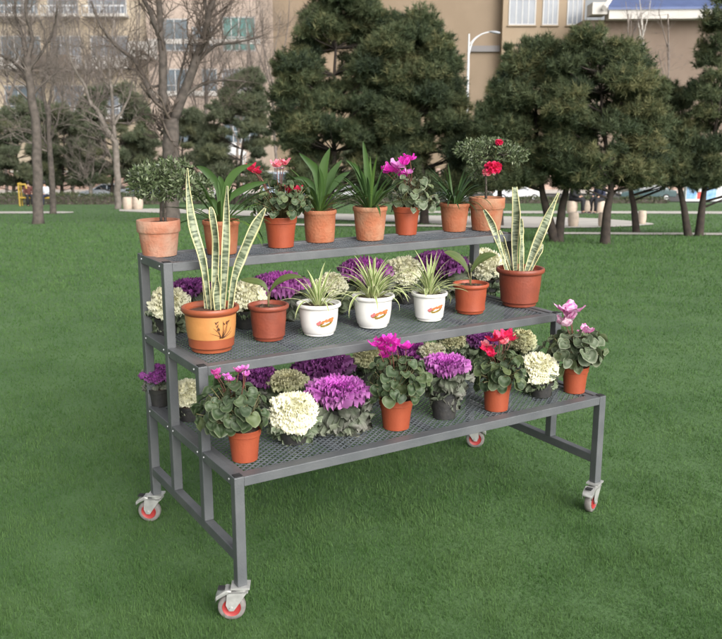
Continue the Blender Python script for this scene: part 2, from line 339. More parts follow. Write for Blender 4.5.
# ------------------------------------------------------------------ the three-tier stand
L, D, T = 1.6, 0.8538, 0.033
TY = [0.0, 0.2673, 0.5635]; TH = [0.4855, 0.7737, 1.0746]     # front edge and height of each tier
ZB = 0.118
stand = thing('plant_stand', 'grey steel three-tier plant stand with mesh shelves on red-wheeled castors', 'plant stand', (0,0,0))
for x0 in (0, L-T):
    for y0, z0, z1 in ((0,ZB,TH[0]), (TY[1],.235,TH[1]), (TY[2],.235,TH[2]), (D-T,ZB,TH[2])):
        o = MB().box((x0,y0,z0), (x0+T,y0+T,z1)).build('upright', 'painted_steel', stand, bevel=.0025)
        if y0 < D-T-.01:
            MB().box((x0+.004,y0+.004,z1), (x0+T-.004,y0+T-.004,z1+.003)).build('end_cap', 'black_plastic', o)
    MB().box((x0+.001,T,.2), (x0+T-.001,D-T,.235)).build('brace', 'painted_steel', stand, bevel=.0025)
    for t in range(3):
        ys = [y for y in (TY[0],TY[1],TY[2],D-T) if y >= TY[t]-.001]
        for ya, yb in zip(ys, ys[1:]):
            o = MB().box((x0+.0012,ya+T,TH[t]-T), (x0+T-.0012,yb,TH[t]-.0015)).build('side_rail', 'painted_steel', stand, bevel=.002)
            for yy in (ya+T+.012, yb-.012):
                MB().tube([(x0+.0012,yy,TH[t]-T/2), (x0-.0018,yy,TH[t]-T/2)], [.0042,.0032], 8).build('bolt', 'bolt', o)
for t in range(3):
    for yy in (TY[t], D-T):
        MB().box((T,yy+.0012,TH[t]-T), (L-T,yy+T-.0012,TH[t]-.0015)).build('long_rail', 'painted_steel', stand, bevel=.002)
    # expanded metal shelf: a net of flattened diamonds inside a flat border
    X0, X1, Y0, Y1 = T, L-T, TY[t]+T, D-T; zt = TH[t]-.006
    b = MB(); bw = .022
    for q in (((X0,Y0),(X1,Y0+bw)), ((X0,Y1-bw),(X1,Y1)), ((X0,Y0+bw),(X0+bw,Y1-bw)), ((X1-bw,Y0+bw),(X1,Y1-bw))):
        b.box((q[0][0],q[0][1],zt-.004), (q[1][0],q[1][1],zt))
    for k in (1,2,3):
        xx = X0+(X1-X0)*k/4; b.box((xx-.012,Y0,zt-.022), (xx+.012,Y1,zt-.0085))
    b.build('shelf_frame', 'painted_steel', stand)
    b = MB(); xa, xb, ya, yb = X0+bw*.6, X1-bw*.6, Y0+bw*.6, Y1-bw*.6
    cx_, cy_ = .031, .0115; nx = int(round((xb-xa)/cx_)); ny = int(round((yb-ya)/cy_)); cx_ = (xb-xa)/nx; cy_ = (yb-ya)/ny
    st = .0018; hz_ = .0035
    for j in range(ny):
        for i in range(nx*2):      # each strand zigzags between rows j and j+1
            up = (i+j) % 2
            xl, xr = xa+cx_*i/2, xa+cx_*(i+1)/2; yl, yr = ya+cy_*(j+up), ya+cy_*(j+1-up)
            z1, z2 = zt-.001-(0 if up else hz_), zt-.001-(hz_ if up else 0)
            v = [b.vert((xl,yl-st,z1)), b.vert((xr,yr-st,z2)), b.vert((xr,yr+st,z2+.0012)), b.vert((xl,yl+st,z1+.0012))]
            b.face(*v)
            u_ = [b.vert((xl,yl-st,z1-.002)), b.vert((xr,yr-st,z2-.002))]
            b.face(u_[0], u_[1], v[1], v[0])
    b.build('mesh_panel', 'mesh_steel', stand)
def caster(x, y, ang, pedal=True):          # ang: direction the wheel trails in, in the ground plane
    M = Matrix.Translation((x, y, 0)) @ Matrix.Rotation(ang, 4, 'Z')
    b = MB(); tr = .030; R_ = .044
    b.box((-.030,-.026,ZB-.006), (.030,.026,ZB), M)
    b.tube([M@Vector((0,0,ZB-.006)), M@Vector((0,0,ZB-.016))], .021, 18)
    b.box((-.024,-.021,ZB-.021), (.040,.021,ZB-.0165), M)
    for sy in (-1, 1):                       # fork cheeks narrowing to the axle
        pts = [(-.022,.0,ZB-.017),(.042,.0,ZB-.017),(.047,0,R_+.012),(tr+.008,0,R_-.008),(tr-.007,0,R_-.008)]
        ia = [b.vert(M@Vector((p[0], sy*.0185, p[2]))) for p in pts]; ib = [b.vert(M@Vector((p[0], sy*.021, p[2]))) for p in pts]
        b.face(*ia); b.face(*reversed(ib))
        for k in range(5): b.face(ia[k], ib[k], ib[(k+1)%5], ia[(k+1)%5])
    b.tube([M@Vector((tr,-.025,R_)), M@Vector((tr,.025,R_))], .0065, 10)
    c = b.build('caster', 'zinc', stand, smooth=30)
    W = M @ Matrix.Translation((tr,0,R_)) @ Matrix.Rotation(PI/2, 4, 'X')
    MB().lathe([(.029,-.0125),(.040,-.0135),(.0438,-.010),(.0445,0),(.0438,.010),(.040,.0135),(.029,.0125)], 36, W).build('tyre', 'tyre', c, smooth=50)
    MB().lathe([(.0001,-.016),(.009,-.016),(.011,-.011),(.023,-.010),(.0295,-.0142),(.0305,0),(.0295,.0142),(.023,.010),(.011,.011),(.009,.016),(.0001,.016)], 36, W).build('hub', 'red_plastic', c, smooth=40)
    if pedal:
        p = MB(); rows = []
        for (px_, pz, hw) in ((.028,ZB-.014,.017),(.045,ZB-.012,.019),(.060,ZB-.020,.020),(.074,ZB-.030,.019),(.079,ZB-.040,.017)):
            rows.append([p.vert(M@Vector((px_, yy, pz+dz))) for yy, dz in ((-hw,-.012),(-hw,0),(hw,0),(hw,-.012))])
        p.grid(rows); po = p.build('brake_pedal', 'zinc', c, smooth=50)
        sm_ = po.modifiers.new('thickness', 'SOLIDIFY'); sm_.thickness = .003
        MB().box((.050,-.012,ZB-.013),(.072,.012,ZB-.0085), M).build('pedal_pad', 'black_plastic', c)
A_L = math.atan2(-RH.y, -RH.x)               # towards the left as the stand is seen from the lawn
caster(T/2, T/2, A_L + .05); caster(T/2, D-T/2, A_L - .12); caster(L-T/2, D-T/2, A_L + PI*.96); caster(L-T/2, T/2, A_L + .95)

# ------------------------------------------------------------------ pots
rnd = random.Random(11)
def pot_profile(rr, rb, h, kind):
    if kind == 'old':        # clay pot with a deep straight collar
        return [(.001,0),(rb,0),(rb+.35*(rr-rb),h*.35),(rr*.915,h*.66),(rr*.97,h*.665),(rr*.995,h*.70),(rr,h*.97),(rr*.985,h),(rr*.91,h),(rr*.89,h*.97),(rr*.87,h*.86),(.001,h*.86)]
    if kind == 'clay':       # plain clay pot with a thin rolled lip
        return [(.001,0),(rb*.97,0),(rb,.004),(rb+.5*(rr*.95-rb),h*.45),(rr*.93,h*.84),(rr*.955,h*.86),(rr*.99,h*.885),(rr,h*.94),(rr*.985,h*.985),(rr*.95,h),(rr*.91,h*.99),(rr*.89,h*.9),(.001,h*.9)]
    if kind == 'plastic':    # thin nursery pot, faint shoulder
        return [(.001,.003),(rb*.9,.003),(rb,0),(rb*1.01,.004),(rb+.55*(rr*.93-rb),h*.55),(rr*.92,h*.78),(rr*.965,h*.80),(rr*.985,h*.95),(rr,h*.965),(rr,h),(rr*.965,h),(rr*.95,h*.92),(.001,h*.90)]
    if kind == 'bowl':       # rounded plastic pot with flared lip and a foot ring
        return [(.001,.004),(rb*.9,.004),(rb*.93,0),(rb,.002),(rb*1.02,h*.07),(rb*1.13,h*.12),(rr*.80,h*.32),(rr*.845,h*.55),(rr*.87,h*.84),(rr*.955,h*.875),(rr*.995,h*.91),(rr,h*.95),(rr*.98,h*.99),(rr*.94,h),(rr*.88,h*.985),(rr*.835,h*.90),(.001,h*.86)]
def radius_at(prof, z):
    best = 0
    for (r0,z0),(r1,z1) in zip(prof[1:], prof[2:]):
        if z1 < z0:
            if best: break
            continue
        if z0 <= z <= z1 and z1 > z0: best = r0+(r1-r0)*(z-z0)/(z1-z0)
    return best
def make_pot(parent, rr, rb, h, kind, m, soil='soil', name='pot'):
    prof = pot_profile(rr, rb, h, kind)
    b = MB().lathe(prof, 44); o = b.build(name, m, parent, smooth=35)
    zs = prof[-1][1]; b = MB(); rows = []
    for r in (0.001, .4, .75, 1.0):
        rows.append([b.vert((rr*.86*r*math.cos(2*PI*j/20), rr*.86*r*math.sin(2*PI*j/20), zs+.004+.005*rnd.random()*(r<1))) for j in range(20)])
    for r_ in rows: r_.append(r_[0])
    b.grid(rows); b.build('soil', soil, parent, smooth='all')
    return prof, zs
def spot(tier, u, v, rb):        # a place on a shelf: where the pot's front foot is seen, moved back by its radius
    p = on_z(u, v, TH[tier]); d = (p-CAM); d.z = 0; d.normalize()
    p = p + d*rb; return Vector((p.x, min(p.y, D-rb*.6), TH[tier]))
def toward_cam(p): return math.atan2(CAM.y-p.y, CAM.x-p.x)
def rel(p, u, v, deep=0.0):      # offset from p of the point seen at (u,v), deep metres further back than p
    return at_s(u, v, sof(p)+deep) - p
def frame_to(p):                 # local axes at p: right of the viewer, away from the viewer, up
    return RH, FH

# ------------------------------------------------------------------ leaf shapes
def blade(b, path, width, n=10, fold=.25, par_r=None, up=UP, taper=(.35,.55), w2=0.0, tip=.03):
    """a ribbon leaf along a path (3 columns: edge, midrib, edge)"""
    path = [Vector(p) for p in path]; m = len(path); rows = []; r = rnd.random() if par_r is None else par_r; prev = None
    for k in range(m):
        t = k/(m-1); d = (path[min(k+1,m-1)]-path[max(k-1,0)]).normalized()
        s = d.cross(up)
        if s.length < 1e-3: s = d.cross(Vector((1,.3,0)))
        s.normalize()
        if prev is not None and s.dot(prev) < 0: s = -s
        if prev is not None: s = (s*.5+prev*.5).normalized()
        prev = s
        nn = s.cross(d)
        wd = width[k] if isinstance(width,(list,tuple)) else width*(taper[0]+(1-taper[0])*min(1,t/taper[1])) * (1 if t < taper[1] else max(tip, 1-((t-taper[1])/(1-taper[1]))**2.0))
        rows.append([b.vert(path[k]-s*wd/2+nn*wd*fold*.5, (1,t,r)), b.vert(path[k], (0,t,r)), b.vert(path[k]+s*wd/2+nn*wd*fold*.5, (1,t,r))])
    b.grid(rows)
def arch(p, az, el, ln, droop, n=10, side=0.0):
    """a path leaving p at elevation el, bending down by droop radians over its length"""
    pts = [Vector(p)]; q = Vector(p)
    for k in range(n):
        e = el - droop*((k+.5)/n)**1.4; a = az + side*(k/n)
        q = q + Vector((math.cos(a)*math.cos(e), math.sin(a)*math.cos(e), math.sin(e)))*(ln/n); pts.append(q.copy())
    return pts
def heart_leaf(b, base, az, pitch, size, roll=0, cup=.25, par_r=None, wav=.06, notch=.28, asp=1.0):
    """heart-shaped leaf: stalk joins at base, blade runs out along az, tilted by pitch (negative = hanging)"""
    r = rnd.random() if par_r is None else par_r; n = 18; rings = [.0,.35,.62,.82,1.0]
    M = Matrix.Translation(base) @ Matrix.Rotation(az,4,'Z') @ Matrix.Rotation(-pitch,4,'Y') @ Matrix.Rotation(roll,4,'X')
    ph = rnd.random()*6; cen = b.vert(M @ Vector((size*.12,0,0)), (0,0,r)); prev = None
    for q in rings[1:]:
        ring = []
        for j in range(n):
            a = 2*PI*j/n - PI
            rad = .5*(1 - notch*math.exp(-((abs(a)-PI)/.38)**2)*1.7 + .16*math.exp(-(a/.45)**2))
            x = size*(.42 + rad*math.cos(a)*q*1.0) - size*(1-q)*.30*0; y = size*asp*rad*math.sin(a)*q*1.02
            x = size*.12 + (x-size*.12)*(q if q < 1 else 1) if q < 1 else x
            z = size*(cup*(q**2)*(.35*abs(math.sin(a))) - .22*cup*(x/size)**2*2 + wav*q**3*math.sin(4*a+ph))
            ring.append(b.vert(M @ Vector((x,y,z)), (q,q,r)))
        if prev is None:
            for j in range(n): b.face(cen, ring[j], ring[(j+1)%n])
        else:
            for j in range(n): b.face(prev[j], ring[j], ring[(j+1)%n], prev[(j+1)%n])
        prev = ring
def frill_leaf(b, base, az, el, ln, wd, curl=.8, ruf=.16, waves=5, par_r=0.5, nu=11, nv=6, cup=.15):
    """broad leaf with a ruffled rim, growing from base"""
    path = arch(base, az, el, ln, curl, nv-1); rows = []; ph = rnd.random()*6; prevs = None
    for k, p in enumerate(path):
        t = k/(nv-1); d = (path[min(k+1,nv-1)]-path[max(k-1,0)]).normalized()
        s = Vector((-math.sin(az), math.cos(az), 0)); nn = s.cross(d)*-1
        if nn.z < 0 and el > 0: nn = -nn
        w_ = wd*(.18+.82*math.sin(min(1,t*1.05)*PI*.5)**1.2)*(1 if t < .8 else 1-.35*((t-.8)/.2)**2)
        row = []
        for i in range(nu):
            x = i/(nu-1)*2-1
            edge = max(abs(x)**2, 0)*t + t**3*.8
            out = ruf*wd*edge*(math.sin(x*waves*PI*.5+ph+t*1.5) + (.5*math.sin(x*waves*PI*1.15+ph*2+t*4) if nu > 25 else 0))
            q = p + s*(x*w_/2) + nn*(out + cup*wd*x*x*t) + d*(-.22*ln*x*x*t + ruf*.25*wd*t*math.sin(x*waves*2.1+ph))
            row.append(b.vert(q, (abs(x), min(1, max(t, abs(x)*t*1.02)), par_r)))
        rows.append(row)
    b.grid(rows)
def leaflets(n, cen, rad, size, rs, flat=.6, shell=.45, updir=.3):
    """many small pointed leaves through an ellipsoid crown -> vertices (two triangles each) and par"""
    g = np.random.default_rng(rs); d = g.normal(size=(n,3)); d /= np.linalg.norm(d,axis=1)[:,None]
    P = np.array(cen) + d*np.array(rad)*(shell+(1-shell)*g.random(n)**.5)[:,None]
    a = d*.7 + g.normal(size=(n,3))*.6 + np.array([0,0,updir]); a /= np.linalg.norm(a,axis=1)[:,None]
    s = np.cross(a, g.normal(size=(n,3))); s /= np.linalg.norm(s,axis=1)[:,None]
    nn = np.cross(a, s)
    ln = size*(.7+.6*g.random(n))[:,None]; wd = ln*.21
    A = P; B = P+a*ln*.5+s*wd+nn*ln*.06; C = P+a*ln; E = P+a*ln*.5-s*wd+nn*ln*.06
    V = np.stack([A,B,C,E],1).reshape(-1,3); r = g.random(n)
    z4 = np.zeros(n); par = np.stack([np.stack([z4,z4,r],1),np.stack([z4+1,z4+.5,r],1),np.stack([z4,z4+1,r],1),np.stack([z4+1,z4+.5,r],1)],1).reshape(-1,3)
    return V, par

# ------------------------------------------------------------------ flowers
def cyclamen_flower(parent, p0, p1, size, m, seed, spread=.55):
    """a stalk from p0 to p1 and five swept-back petals"""
    g = random.Random(seed); b = MB(); p1 = Vector(p1); p0 = Vector(p0)
    a0 = g.random()*6
    for k in range(5):
        a = a0 + k*2*PI/5 + g.uniform(-.25,.25); el = 1.3 - spread*g.uniform(.4,1.6); ln = size*g.uniform(.75,1.05); r = g.random()
        path = arch(p1 + Vector((math.cos(a),math.sin(a),0))*size*.08, a, el, ln, -.35+g.uniform(-.3,.5), 5); rows = []
        s = Vector((-math.sin(a), math.cos(a), 0)); tw = g.uniform(-.5,.5)
        for i, q in enumerate(path):
            t = i/5; w_ = size*.86*(.4+.65*math.sin(PI*min(1,t*.8+.12)))*(1 if t < .8 else .7)
            d = Vector((math.cos(a),math.sin(a),0)); sd_ = (s*math.cos(tw*t)+d*math.sin(tw*t))
            rows.append([b.vert(q+sd_*w_*x/2+d*size*.10*(x*x)*t+UP*size*.05*math.sin(3*x+r*6)*t, (abs(x),t,r)) for x in (-1,-.5,0,.5,1)])
        b.grid(rows)
    f = b.build('flower', m, parent, smooth='all')
    mid = p0.lerp(p1,.55) + Vector((g.uniform(-.01,.01), g.uniform(-.01,.01), .01))
    MB().tube([p0, mid, p1+Vector((0,0,.004)), p1-Vector((.0,0,.002))], [.0018,.0016,.0016,.0022], 6).build('flower_stalk', 'cyclamen_stem', f, smooth='all')
    return f
def ruffled_flower(parent, p0, p1, size, m, seed, name='flower'):
    """a full many-petalled bloom (rose or azalea like)"""
    g = random.Random(seed); b = MB()
    for ringi, (n_, el, ln) in enumerate(((6,-.55,.8),(7,-.05,.95),(7,.4,.95),(6,.8,.85),(4,1.15,.7),(3,1.45,.5))):
        for k in range(n_):
            frill_seed = g.random(); a = k*2*PI/n_ + ringi*.5 + g.uniform(-.2,.2)
            frill_leaf(b, Vector(p1)+Vector((0,0,-.08*size)), a, el, size*ln*.58, size*.5, curl=.3, ruf=.14, waves=3, par_r=frill_seed, nu=7, nv=4, cup=.2)
    f = b.build(name, m, parent, smooth='all')
    MB().tube([p0, Vector(p0).lerp(Vector(p1),.6), Vector(p1)-Vector((0,0,.2*size))], [.0022,.0018,.002], 6).build('flower_stalk', 'petiole', f, smooth='all')
    return f

# ------------------------------------------------------------------ potted plants
GC = 'potted cyclamens on the stand'; GK = 'ornamental kales on the stand'; GS = 'strap-leaved plants on the top shelf'; GP = 'spider plants in white pots'; GN = 'snake plants on the middle shelf'; GM = 'seedlings on the middle shelf'; GB = 'small potted shrubs on the top shelf'
def start(name, label, cat, tier, u, v, pot, kind, m, group, soil='soil', rz=0):
    rr, rb, h = pot; p = spot(tier, u, v, rb); p.z = TH[tier]-.0045
    t = thing(name, label, cat, p, 0, group); prof, zs = make_pot(t, rr, rb, h, kind, m, soil)
    return t, p, prof, zs
def cyclamen(label, tier, u, v, pot, kind, m, fc, fr, leaf, n, lm, flowers, seed, low=-.55, buds=0):
    rnd.seed(seed); t, p, prof, zs = start('potted_cyclamen', label, 'cyclamen', tier, u, v, pot, kind, m, GC)
    k = pxm(p); C = rel(p, *fc); rx, rz_ = fr[0]/k, fr[1]/k; b = MB(); bs = MB(); n = int(n*3.0); leaf *= .66; rz_ *= 1.08
    for i in range(n):
        q = (i+.5)/n; e = math.asin(max(-1, min(1, low + (1-low)*(1-q)**.85))); a = i*2.39996 + rnd.uniform(-.35,.35)
        shell = rnd.uniform(.62,.98) if i % 4 else rnd.uniform(.3,.6)
        d = Vector((math.cos(a)*math.cos(e), math.sin(a)*math.cos(e), math.sin(e)))
        P = C + Vector((d.x*rx*shell, d.y*rx*shell, d.z*rz_*shell))
        sz = leaf*rnd.uniform(.72,1.2); pitch = -1.15 + .95*max(0,math.sin(e)) + rnd.uniform(-.5,.5)
        base = P - Vector((math.cos(a)*sz*.45, math.sin(a)*sz*.45, sz*.1*math.sin(pitch)))
        heart_leaf(b, base, a+rnd.uniform(-.5,.5), pitch, sz, rnd.uniform(-.7,.7), cup=rnd.uniform(.15,.6), asp=rnd.uniform(.95,1.12))
        r0 = pot[0]*.35; s0 = Vector((math.cos(a)*r0*rnd.random(), math.sin(a)*r0*rnd.random(), zs))
        bs.tube([s0, s0.lerp(base,.5)+Vector((0,0,.012)), base+Vector((math.cos(a),math.sin(a),0))*sz*.1], [.0017,.0016,.0013], 5)
    f = b.build('foliage', lm, t, smooth='all'); bs.build('leaf_stalks', 'petiole', f, smooth='all')
    for i, (fu, fv, fs, fm) in enumerate(flowers):
        P1 = rel(p, fu, fv, rnd.uniform(-.04,.03)); top = C + Vector((P1.x*.4, P1.y*.4, rz_*.2))
        P0 = Vector((P1.x*.35+C.x*.4, P1.y*.35+C.y*.4, C.z+rz_*.1))
        cyclamen_flower(t, P0, P1 - Vector((0,0,fs/k*.5)), fs/k*1.08, fm, seed*31+i, spread=rnd.uniform(.35,.85))
    return t
def kale(label, tier, u, v, pot, hc, hr, hm, lm, seed, n=34, m_out=15, dome=.75, out=1.0, deep=0.0, tilt=.25, ruf=.17):
    rnd.seed(seed); kk = pxm(spot(tier, u, v, pot[1])); R = hr/kk*(1.15 if hr < 17.5 else 1)*(1.02 if dome > .68 else 1.18); hz_k = (v-4-hc[1])/kk      # the pot ends a little below the head
    pot = (pot[0], pot[1], max(.045, min(pot[2], hz_k-R*.55)))
    t, p, prof, zs = start('ornamental_kale', label, 'kale', tier, u, v, pot, 'plastic', 'black_pot', GK)
    k = pxm(p); C = rel(p, *hc, deep) - UP*(0 if dome > .68 else R*.12)
    MB().tube([(0,0,zs), (C.x*.5,C.y*.5,zs+.6*(C.z-zs)), (C.x,C.y,C.z-R*.3)], [.012,.011,.012], 8).build('stem', 'petiole', t, smooth='all')
    tl = Matrix.Rotation(tilt, 4, Vector((RH.x,RH.y,0)))          # the heads lean a little to the front
    h = MB(); zf = dome*.95 if dome > .68 else .38; tl = tl if dome > .68 else Matrix.Rotation(.12, 4, Vector((RH.x,RH.y,0))); n = int(n*3.0)
    for i in range(n):                                            # small frilled leaves packed over a dome
        q = (i+.5)/n; a = i*2.39996 + rnd.uniform(-.2,.2); ph = math.acos(1-(1-math.cos(1.75 if dome > .68 else 1.35))*q)
        nd = Vector((math.sin(ph)*math.cos(a), math.sin(ph)*math.sin(a), math.cos(ph)))
        rr_ = R*rnd.uniform(.64,.72)*(1+.10*math.sin(3*a+seed)*math.sin(ph)+.08*math.sin(5*ph+2*a+seed*1.7)); P = Vector((nd.x*rr_, nd.y*rr_, nd.z*rr_*zf))
        sz = R*(.27+.15*q)*rnd.uniform(.85,1.15)
        frill_leaf(h, P, a+rnd.uniform(-.35,.35), 1.25-ph*.95+rnd.uniform(-.25,.3), sz, sz*1.5, curl=.55, ruf=ruf*1.15, waves=6, par_r=min(1,max(0,q+rnd.uniform(-.25,.25))), nu=11, nv=4, cup=-.22)
    if dome <= .68:                                               # open rosette: frilled leaves ring behind ring round a tight centre
        h = MB(); m_ = int(n*.48)
        for i in range(m_):
            q = (i+.5)/m_; a = i*2.39996+rnd.uniform(-.2,.2)
            frill_leaf(h, Vector((0,0,-R*.20)), a, 1.48-1.08*q**.8+rnd.uniform(-.07,.07), R*(.44+.72*q)*rnd.uniform(.93,1.07), R*(.42+.50*q), curl=.35+.45*q, ruf=.11, waves=8, par_r=min(1,max(0,q**1.3+rnd.uniform(-.12,.12))), nu=27, nv=6, cup=-.10)
    h.lathe([(.001,zf*R*.66),(R*.3,zf*R*.6),(R*.52,zf*R*.42),(R*.64,zf*R*.1),(R*.6,-zf*R*.25),(.001,-zf*R*.4)], 16)
    h.p[-96:] = [(.2,.5,.85)]*96
    if dome <= .68: h.v[-96:] = [(x*.8, y*.8, z*.5-R*.12) for x, y, z in h.v[-96:]]
    h.v = [tuple(tl @ Vector(x) + C) for x in h.v]; ho = h.build('head', hm, t, smooth='all')
    o = MB(); B0 = Vector((0,0,-R*(.45 if dome > .68 else .30)))
    m_out = int(m_out*1.9)
    for i in range(m_out):
        q = i/m_out; a = i*2.39996+rnd.uniform(-.25,.25); el = (.62 - 1.55*q if dome > .68 else .12-1.2*q) + rnd.uniform(-.15,.15)
        frill_leaf(o, B0 - Vector((0,0,R*.6*q)), a, el, R*rnd.uniform(1.0,1.3)*out, R*rnd.uniform(.75,1.1), curl=.4+.7*q, ruf=.13, waves=8, par_r=rnd.random(), nu=31, nv=9, cup=.06)
    o.v = [tuple(tl @ Vector(x) + C) for x in o.v]; o.build('outer_leaves', lm, t, smooth='all')
    return t
def strap(label, tier, u, v, pot, kind, m, lm, n, ln, wd, seed, explicit=(), elr=(.55,1.35), dr=(.5,1.5)):
    rnd.seed(seed); t, p, prof, zs = start('potted_strap_plant', label, 'foliage plant', tier, u, v, pot, kind, m, GS)
    k = pxm(p); b = MB()
    for i in range(n):
        q = i/max(1,n-1); a = i*2.39996+rnd.uniform(-.4,.4); el = elr[0]+(elr[1]-elr[0])*q**.8
        p0 = Vector((math.cos(a)*.012, math.sin(a)*.012, zs-.003))
        blade(b, arch(p0, a, el+rnd.uniform(-.12,.12), ln*rnd.uniform(.75,1.1), rnd.uniform(*dr)*(1.1-.5*q), 12, rnd.uniform(-.25,.25)), wd*rnd.uniform(.85,1.15), fold=.35, taper=(.55,.5))
    for pts, w_ in explicit:
        P = [Vector((0,0,zs-.003))] + [rel(p, *x) for x in pts]
        fine = []
        for i in range(13):                   # smooth the few points into a curve
            s_ = i/12*(len(P)-1); j = min(int(s_), len(P)-2); f = s_-j
            a0, a1, a2, a3 = P[max(j-1,0)], P[j], P[j+1], P[min(j+2,len(P)-1)]
            fine.append(.5*((2*a1)+(a2-a0)*f+(2*a0-5*a1+4*a2-a3)*f*f+(3*a1-a0-3*a2+a3)*f**3))
        blade(b, fine, w_*.66/k, fold=.3, taper=(.5,.5), up=-FH, par_r=rnd.uniform(.25,.9))
    b.build('foliage', lm, t, smooth='all')
    return t
def spider(label, u, v, pot, n, ln, seed, crown_v, motif_du):
    rnd.seed(seed); t, p, prof, zs = start('potted_spider_plant', label, 'spider plant', 1, u, v, pot, 'bowl', 'white_glaze', GP)
    b = MB()
    for i in range(n):
        q = i/(n-1); a = i*2.39996+rnd.uniform(-.4,.4); el = .5+.95*q**.7
        p0 = Vector((math.cos(a)*.02*(1-q), math.sin(a)*.02*(1-q), zs))
        blade(b, arch(p0, a, el, ln*rnd.uniform(.6,1.15), rnd.uniform(.7,2.4)*(1.15-.75*q), 14, rnd.uniform(-.3,.3)), .0105*rnd.uniform(.75,1.2), fold=.4, taper=(.7,.4))
    b.build('foliage', 'spider_leaf', t, smooth='all')
    motif(t, p, prof, pot, motif_du)
    return t
def patch(b, prof, outline, off=.0012):          # outline: (angle, z) round a centre, laid on the pot wall
    c = [sum(x[0] for x in outline)/len(outline), sum(x[1] for x in outline)/len(outline)]
    def P(a, z): r = radius_at(prof, z)+off; return b.vert((r*math.cos(a), r*math.sin(a), z))
    i0 = P(*c); ring = [P(*x) for x in outline]; inn = [P(c[0]+(x[0]-c[0])*.5, c[1]+(x[1]-c[1])*.5) for x in outline]
    n = len(ring)
    for k in range(n):
        b.face(i0, inn[k], inn[(k+1)%n]); b.face(inn[k], ring[k], ring[(k+1)%n], inn[(k+1)%n])
def petal_outline(a, z, la, lz, rot, r, n=10):
    """small leaf shape centred at (a,z) with half lengths in metres"""
    out = []
    for k in range(n):
        th = 2*PI*k/n; x = la*math.cos(th); y = lz*math.sin(th)*(1-.35*math.cos(th))
        out.append((a+(x*math.cos(rot)-y*math.sin(rot))/r, z+x*math.sin(rot)+y*math.cos(rot)))
    return out
def motif(t, p, prof, pot, da):                  # printed spray of orange flowers and leaves
    a0 = toward_cam(p)+da; z0 = pot[2]*.47; r = pot[0]*.84; g = random.Random(7); k = pot[2]/.115
    for name, m, items in (('printed_leaves','motif_olive',[(-.018,-.006,.013,.004,.35),(-.006,-.012,.015,.004,.1),(.010,-.007,.015,.0045,.3),(.022,.002,.010,.004,.6)]),
                           ('printed_flowers','motif_orange',[(-.010,.003,.009,.005,.6),(.003,.006,.009,.006,-.2),(.014,.010,.008,.006,.7),(.024,.013,.007,.005,.2),(.020,.005,.007,.004,-.4)]),
                           ('printed_buds','motif_pink',[(-.026,-.003,.008,.006,.2),(-.022,.004,.005,.004,.8)])):
        b = MB()
        for i, (dx, dz, la, lz, rot) in enumerate(items): patch(b, prof, petal_outline(a0+dx*k/r, z0+dz*k, la*k, lz*k, rot, r), .0010+.0003*i+(.0015 if m != 'motif_olive' else 0))
        b.build(name, m, t, smooth='all')
def snake(label, u, v, pot, kind, m, leaves, seed, soil='soil_red'):
    rnd.seed(seed); t, p, prof, zs = start('potted_snake_plant', label, 'snake plant', 1, u, v, pot, kind, m, GN, soil)
    k = pxm(p)
    for pts, wds, deep in leaves:
        P = [rel(p, x[0], x[1], deep*(.4+.6*i/(len(pts)-1))) for i, x in enumerate(pts)]; P[0].z = zs-.004
        r_ = math.hypot(P[0].x, P[0].y)
        if r_ > pot[0]*.7: P[0].x *= pot[0]*.7/r_; P[0].y *= pot[0]*.7/r_
        b = MB(); rows = []; N = 30; r = rnd.random(); tw0 = rnd.uniform(-.25,.25)
        for i in range(N+1):
            s_ = i/N*(len(P)-1); j = min(int(s_), len(P)-2); f = s_-j
            a0, a1, a2, a3 = P[max(j-1,0)], P[j], P[j+1], P[min(j+2,len(P)-1)]
            q = .5*((2*a1)+(a2-a0)*f+(2*a0-5*a1+4*a2-a3)*f*f+(3*a1-a0-3*a2+a3)*f**3)
            w_ = (wds[j]+(wds[j+1]-wds[j])*f)*.62/k; d = (P[j+1]-P[j]).normalized()
            sd_ = d.cross(-FH).normalized(); nn = sd_.cross(d)
            tw = tw0+.75*math.sin(i/N*5.5+r*6); sd2 = sd_*math.cos(tw)+nn*math.sin(tw); n2 = sd2.cross(d)
            w_ = w_/max(.8,math.cos(tw))
            rows.append([b.vert(q + sd2*w_*x/2 - n2*w_*.22*(1-x*x), (x*.5+.5, i/N*min(1.4,(P[-1]-P[0]).length/.25)*1.0, r)) for x in (-1,-.78,-.4,0,.4,.78,1)])
        b.grid(rows); lo = b.build('leaf', 'snake_leaf', t, smooth='all')
        so = lo.modifiers.new('thickness', 'SOLIDIFY'); so.thickness = .0025
    return t, p, prof, zs
